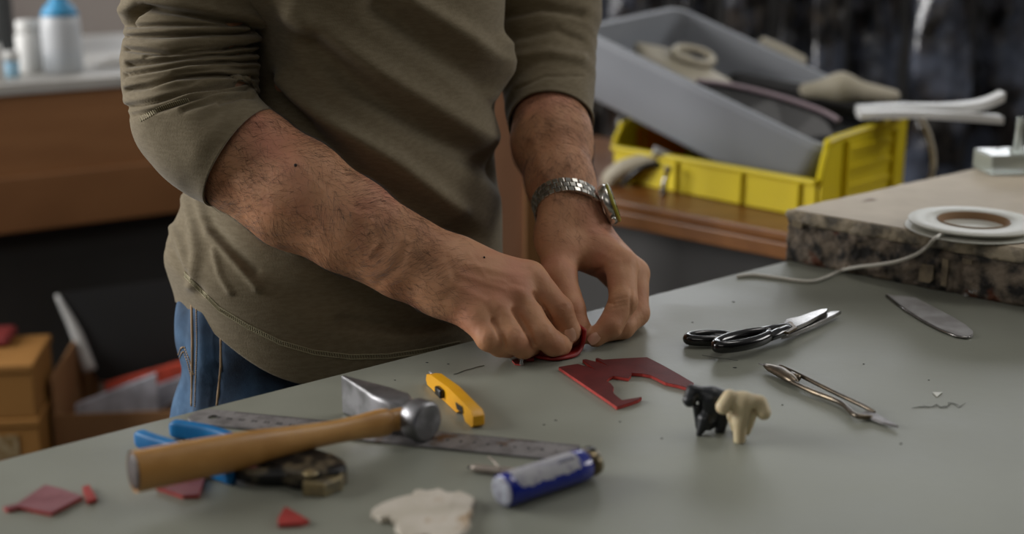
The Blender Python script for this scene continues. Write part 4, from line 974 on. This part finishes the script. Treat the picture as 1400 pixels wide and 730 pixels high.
obj('arm_hair', arm_hair(), m_hair, man, smooth=False, kind='stuff')
# head hair, eyes
hv_, hf_ = sdf_mesh([(tuple(W(0, -.035, .775)), tuple(W(0, -.02, .78)), .086, .09, .02), (tuple(W(0, -.01, .74)), tuple(W(0, 0, .70)), .078, .06, .02), (tuple(W(0, -.15, .72)), tuple(W(0, -.13, .74)), .078, .074, -.01)], .005)
obj('hair', (hv_, hf_), m_hair, man)
m_eye = M('eye', (.8, .8, .78), rough=.2); m_iris = M('iris', (.12, .07, .04), rough=.2)
for s in (-1, 1):
    obj('eye', sdf_mesh([(tuple(W(s*.03, -.141, .742)), tuple(W(s*.03, -.141, .7421)), .0105, .0105, .001)], .002), m_eye, man)
    obj('iris', sdf_mesh([(tuple(W(s*.03, -.1485, .740)), tuple(W(s*.03, -.1485, .7401)), .0045, .0045, .001)], .0012), m_iris, man)

# --- shirt: trunk and two sleeves
def body_ring(z, a, b, cx=0, cy=0, n=300, e=2.3):
    out = []
    for t in np.linspace(0, 2*math.pi, n+1)[:-1]:
        c, s = math.cos(t), math.sin(t)
        x_ = a*math.copysign(abs(c)**(2/e), c); y_ = b*math.copysign(abs(s)**(2/e), s)
        out.append(W(x_+cx, y_+cy, z))
    return out
# keys: z, half width, half depth, shift
KS = .885
keys = [(-.052, .176, .132, -.004, .0), (-.03, .180, .137, -.004, 0), (.0, .184, .139, -.006, 0), (.03, .186, .138, -.008, 0), (.06, .180, .134, -.004, 0), (.085, .178, .130, .002, .004), (.12, .166, .126, .010, .006), (.16, .140, .122, .034, .010), (.24, .142, .124, .040, .012), (.34, .17, .128, .02, .012), (.43, .185, .115, 0, .01), (.50, .150, .085, 0, .01), (.545, .085, .065, 0, 0)]
zs = [k_[0] for k_ in keys]
def kk(z, i): return float(np.mean([np.interp(z+o_, zs, [k_[i] for k_ in keys]) for o_ in np.linspace(-.022, .022, 7)]))*(KS+(1-KS)*float(np.clip((z-.30)/.15, 0, 1)) if i in (1, 2) else 1)
rows = []
for z in np.concatenate([np.linspace(-.052, .32, 150), np.linspace(.325, .545, 40)]):
    rows.append(body_ring(z, kk(z, 1), kk(z, 2), kk(z, 3), kk(z, 4)))
# hem: lower in front than at the sides
nR = len(rows[0])
for i, r in enumerate(rows):
    k_ = max(0, 1-i/60)
    for j in range(nR):
        t = 2*math.pi*j/nR; r[j].z += k_*(.006+.030*(1+math.sin(t))*.5+.047*max(0, -math.cos(t))**4)
V = np.array([tuple(p) for r in rows for p in r]); Fq = np.array([[i*nR+j, i*nR+(j+1) % nR, (i+1)*nR+(j+1) % nR, (i+1)*nR+j] for i in range(len(rows)-1) for j in range(nR)])
V = V+vnormals(V, Fq)*vnoise(V, 9, .006)[:, None]
fl_ = [([(352, 60), (372, 150), (430, 220), (520, 290)], 42, -.012)]
def Fd(pts, w_, a): fl_.append((pts, w_, a*(.0023 if pts[0][0] > 330 else .0010)))
# long diagonal drapes from the right armpit down across the belly
Fd([(352, 120), (400, 165), (470, 215), (560, 275), (640, 325)], 16, -7); Fd([(375, 115), (450, 170), (540, 225), (620, 290)], 17, 6)
Fd([(430, 60), (500, 120), (590, 175), (690, 235)], 20, -6); Fd([(400, 20), (470, 70), (560, 130), (660, 190)], 20, 5); Fd([(520, 10), (600, 70), (690, 140)], 18, -4.5); Fd([(560, 0), (640, 50), (700, 100)], 14, 4)
Fd([(690, 60), (696, 90), (680, 130)], 12, 5)
Fd([(470, 260), (560, 330), (600, 350)], 16, -4); Fd([(420, 330), (520, 390), (620, 410)], 24, 4); Fd([(300, 330), (400, 400), (520, 430), (640, 430)], 22, -3.5)
Fd([(268, 262), (285, 320), (322, 360), (352, 394)], 5, 4.5); Fd([(285, 305), (310, 335), (345, 370)], 7, -4); Fd([(250, 262), (262, 300), (268, 350), (262, 390)], 7, 4)
Fd([(290, 340), (300, 375), (315, 400)], 4, 2.5); Fd([(232, 340), (250, 370), (275, 400)], 5, -3); Fd([(228, 300), (245, 330), (255, 365)], 5, 3); Fd([(470, 440), (560, 452), (620, 440)], 9, -2.5)
V = folds(V, Fq, fl_)
shirt_v, shirt_f = V, Fq; sbvh = make_bvh(V, Fq)

def sleeve(path, rad, nU, nV, lst, stretch=None, puck=0, seed=0):
    pa = smooth_path([Vector(p) for p in path], 12); m = len(pa); L_ = [0]
    for i in range(1, m): L_.append(L_[-1]+(pa[i]-pa[i-1]).length)
    ts = np.linspace(0, L_[-1], nV); pp = np.array([[np.interp(t, L_, [p[d] for p in pa]) for d in range(3)] for t in ts])
    rk = smooth_path([Vector((r[0], r[1], 0)) for r in rad], 12); rr_ = [(np.interp(t/L_[-1]*(m-1), range(m), [q_[0] for q_ in rk]), np.interp(t/L_[-1]*(m-1), range(m), [q_[1] for q_ in rk])) for t in ts]
    V = []; up = Vector((0, 1, 0))
    for i in range(nV):
        t = Vector(pp[min(i+3, nV-1)]-pp[max(i-3, 0)]).normalized(); s = t.cross(up).normalized(); w2 = s.cross(t)
        for j in range(nU):
            a = 2*math.pi*j/nU; k_ = 1+puck*noise.noise(Vector((math.cos(a)*1.2+seed, math.sin(a)*1.2, ts[i]*55)))
            V.append(tuple(Vector(pp[i])+s*(rr_[i][0]*k_*math.cos(a))+w2*(rr_[i][1]*k_*math.sin(a))))
    Fq = np.array([[i*nU+j, i*nU+(j+1) % nU, (i+1)*nU+(j+1) % nU, (i+1)*nU+j] for i in range(nV-1) for j in range(nU)])
    V = np.array(V); nn = vnormals(V, Fq); cen = np.repeat(pp, nU, 0); 
    sg = 1 if ((V-cen)*nn).sum() > 0 else -1
    if sg < 0: Fq = Fq[:, ::-1]
    return folds(V, Fq, lst), Fq
sl = []
def Sd(pts, w_, a): sl.append(([(x_, y_) for x_, y_ in pts], w_*1.25, a*.0012))
Sd([(176, 30), (185, 18), (200, 10), (267, 20), (344, 34), (362, 46)], 3.2, -8); Sd([(170, 14), (190, -2), (267, 8), (344, 22), (362, 34)], 7, 4)
Sd([(172, 35), (267, 34), (352, 34)], 2.2, -4.5); Sd([(172, 50), (267, 47), (352, 44)], 2.4, -5.5); Sd([(172, 67), (230, 74), (267, 71), (356, 61)], 2.4, -6); Sd([(200, 78), (260, 66), (300, 64)], 1.8, -2.5)
Sd([(176, 88), (215, 84), (257, 78), (356, 71)], 2.6, -6.5); Sd([(172, 103), (220, 95), (257, 87), (352, 84)], 2.2, -5); Sd([(240, 100), (300, 94), (348, 92)], 1.8, -2.5)
Sd([(174, 123), (205, 117), (240, 106), (300, 103), (350, 106)], 2.6, -6.5); Sd([(176, 146), (215, 138), (257, 125), (300, 117), (340, 111)], 2.4, -6); Sd([(180, 158), (215, 151), (257, 136), (300, 124), (338, 121)], 2.4, -4.5)
Sd([(250, 150), (300, 134), (338, 128)], 3, -3); Sd([(300, 140), (330, 130), (346, 132)], 2.5, -3)
for y0 in (42, 58, 77, 95, 112, 131): Sd([(175, y0+6), (215, y0+3), (260, y0-2), (350, y0-6)], 5, 2.2)
pR = [P(266, -330, 1.30), P(264, -180, 1.29), P(264, -60, 1.275), P(266, 20, 1.262), P(262, 80, 1.25), P(261, 122, 1.238), P(268, 158, 1.225), P(290, 188, 1.212), P(329, 215, 1.203)]
rR = [(.080, .075), (.080, .075), (.078, .072), (.0745, .07), (.068, .064), (.0600, .060), (.0580, .058), (.0545, .055), (.0500, .052)]
slv, slf = sleeve(pR, rR, 260, 340, sl, puck=.05)
# lower-left edge of cuff reaches down past the elbow: extend it
sl = []
Sd([(690, 20), (740, 10), (795, 20)], 5, -4); Sd([(700, 50), (760, 40), (797, 55)], 6, -3); Sd([(700, 80), (750, 72), (795, 80)], 6, 3); Sd([(705, 122), (745, 104), (797, 104)], 1.6, -1.4)
pL = [P(742, -260, 1.50), P(746, -140, 1.49), P(750, -40, 1.48), P(748, 30, 1.455), P(747, 75, 1.435), P(750, 128, 1.405), P(752, 168, 1.372)]
rL = [(.075, .07), (.07, .065), (.060, .056), (.0560, .056), (.0530, .053), (.0470, .047), (.0420, .043)]
llv, llf = sleeve(pL, rL, 160, 180, sl, puck=.05, seed=4)
AV = np.concatenate([shirt_v, slv, llv]); AF = np.concatenate([shirt_f, slf+len(shirt_v), llf+len(shirt_v)+len(slv)])
so = obj('shirt', (AV, AF), m_shirt, man); shell(so, .0018)
all_b = make_bvh(AV, AF); slb = make_bvh(slv, slf)
# seams and hem stitching (sub-parts)
def dashes(bvh, line, n_dash=None, r=.0006, gap=.5, step=3.0, off=.0008):
    pts = drape(bvh, line, off, step); d = []
    for i in range(0, len(pts)-1): d.append(tube([pts[i], pts[i].lerp(pts[i+1], 1-gap)], r, 5))
    return join(*d)
def hemline(dy): return [(252, 372+dy), (275, 395+dy), (300, 420+dy), (340, 444+dy), (385, 466+dy), (430, 479+dy), (480, 485+dy), (530, 484+dy), (580, 477+dy), (632, 466+dy)]
lad = []
top_, bot_ = hemline(0), hemline(6)
for (a, b), (c, d), (a2_, b2_), (c2_, d2_) in zip(top_[:-1], top_[1:], bot_[:-1], bot_[1:]):
    for k_ in range(14):
        t = k_/14; p1_ = hit(sbvh, a+(c-a)*t, b+(d-b)*t, .0007); p2_ = hit(sbvh, a2_+(c2_-a2_)*t+1.5, b2_+(d2_-b2_)*t, .0007)
        if p1_ and p2_: lad.append(tube([p1_, p2_], .0005, 4))
obj('hem_stitching', join(dashes(sbvh, top_, gap=.1), dashes(sbvh, bot_, gap=.1), *lad), m_stitch, so, smooth=False)
lad = []
for k_ in range(26):
    t = k_/25; a, b = 190+66*t, 161-26*t-4*math.sin(t*3)
    p1_ = hit(slb, a, b, .0008); p2_ = hit(slb, a+3, b+5, .0008)
    if p1_ and p2_: lad.append(tube([p1_, p2_], .0005, 4))
obj('cuff_seam', join(*lad), m_stitch, so, smooth=False)

# --- jeans
jp = [(W(-.056, 0, -.01), W(.045, 0, -.01), .114, .114, .03, (tuple(byv), 1.32)), (W(-.058, 0, -.14), W(.045, 0, -.14), .114, .114, .03, (tuple(byv), 1.3))]
for s in (-1, 1):
    jp += [(W(s*.085, 0, -.12), W(s*.095, -.01, -.46), .092, .070, .03), (W(s*.095, -.01, -.46), W(s*.10, .03, -.845), .070, .056, .03)]
jp = [tuple([tuple(p[0]), tuple(p[1])]+list(p[2:])) for p in jp]
jv, jf = sdf_mesh(jp, .004, plane=-.888)
jl = [([(252, 400), (250, 480), (256, 560)], 7, -.003), ([(300, 440), (298, 500), (292, 560)], 3, -.003), ([(275, 430), (278, 500), (272, 560)], 8, .003)]
jv = folds(jv, jf, jl); jv = jv+vnormals(jv, jf)*vnoise(jv, 14, .004)[:, None]
je = obj('jeans', (jv, jf), m_denim, man); jb = make_bvh(jv, jf)
def seam(line, r=.0011, off=.0006): return tube(drape(jb, line, off, 5), r, 6)
try:
    obj('side_seam', join(seam([(262, 408), (263, 470), (262, 560)], .0013), dashes(jb, [(268, 410), (269, 470), (266, 560)], gap=.3)), m_thread, je)
    obj('pocket_seam', join(seam([(302, 448), (302, 500), (296, 560)], .0012)), m_thread, je)
    obj('pocket_stitching', join(dashes(jb, [(239, 500), (247, 476), (252, 474), (258, 490), (266, 516)], gap=.25, r=.0007), dashes(jb, [(240, 505), (248, 483), (251, 480), (256, 494), (262, 518)], gap=.25, r=.0007)), m_thread, je)
    obj('waist_loop', join(dashes(jb, [(240, 382), (252, 396), (268, 412)], gap=.2, r=.0007)), m_thread, je)
except Exception as ex_: print('seam', ex_)
m_shoe = M('brown_shoe', (.2, .13, .09), rough=.5)
for s in (-1, 1):
    c1, c2 = W(s*.10, .05, -.862), W(s*.115, -.13, -.872)
    obj('shoe', sdf_mesh([(tuple(c1), tuple(c2), .040, .036, .02), (tuple(W(s*.10, .04, -.84)), tuple(W(s*.10, .035, -.80)), .045, .043, .02)], .004, plane=-.8995), m_shoe, man)

# --- wristwatch on his left wrist
m_wsteel = M('watch_steel', (.8, .79, .76), (.66, .65, .62), 200, rough=.25, metal=.95)
wc = Vector(q(779, 289, 1.268, .02)); wa = (Vector(q(781, 300, 1.26, .02))-Vector(q(768, 258, 1.295, .02))).normalized()
ws = wa.cross(Vector((0, 1, 0))).normalized()      # across the wrist in the picture
ws = ws if ws.x > 0 else -ws
wa2 = (wa+ws*.0).normalized(); wd_ = wa2.cross(ws).normalized(); wd_ = wd_ if wd_.y < 0 else -wd_    # towards the camera
wz = (wa2*.97-ws*.30-wd_*.0).normalized()   # strap axis slightly oblique
def wp(a, r1, r2, t): # angle, radii, along
    return wc+ws*(r1*math.cos(a))+wd_*(r2*math.sin(a))+wa2*(t+.008*math.cos(a)-.006*math.sin(a))
links = []
NL = 34; W1, W2 = .0300, .0288
for k_ in range(NL):
    a0 = 2*math.pi*k_/NL; da = 2*math.pi/NL*.43
    if math.cos(a0) > .86: continue
    for t0, t1, o_ in [(-.0085, -.0032, 0), (-.0028, .0028, .5), (.0032, .0085, 0)]:
        a = a0+o_*2*math.pi/NL; V8 = []
        for rr_ in (0, .0028):
            for aa, tt in ((a-da, t0), (a+da, t0), (a+da, t1), (a-da, t1)):
                V8.append(wp(aa, W1+rr_, W2+rr_, tt))
        links.append((V8, [[0, 3, 2, 1], [4, 5, 6, 7], [0, 1, 5, 4], [1, 2, 6, 5], [2, 3, 7, 6], [3, 0, 4, 7]]))
ww = obj('wristwatch', join(*links), m_wsteel, man, smooth=False, label='steel link wristwatch')
b_ = ww.modifiers.new('bevel', 'BEVEL'); b_.width = .0005; b_.segments = 2
cc = wp(0, W1+.0025, W2, 0); cfx = lambda a, b, c: cc+wd_*a+wa2*b+ws*c
obj('watch_case', lathe(cfx, [(.0165, -.002), (.0185, 0), (.0190, .004), (.0180, .0065), (.0160, .0075)], 40), m_wsteel, ww)
obj('bezel', lathe(cfx, [(.0165, .0070), (.0188, .0066), (.0185, .0085), (.0165, .0092)], 40), M('bezel_yellow', (.62, .6, .2), rough=.3), ww, label='thin yellow-green bezel')
obj('watch_glass', lathe(cfx, [(.0162, .0078), (.0160, .0094), (.010, .0100)], 40), M('watch_glass', (.06, .1, .13), rough=.08), ww)
obj('crown', lathe(lambda a, b, c: cc+ws*(.003+a)+wd_*(.002+b)+wa2*(.0190+c), [(.0022, 0), (.0022, .003), (.0016, .0035)], 12), m_wsteel, ww)

# groups of look-alike things
for name, grp in (('leather_scrap', 'red leather scraps on the table'), ('carton', 'stacked cartons at lower left'), ('wrapped_roll', 'plastic wrapped rolls in a row'),
                  ('moulded_figure', 'small moulded rubber figures'), ('white_strip', 'white plastic strips'), ('papers', 'loose papers')):
    for o in bpy.data.objects:
        if o.parent is None and o.name.split('.')[0] == name: o['group'] = grp
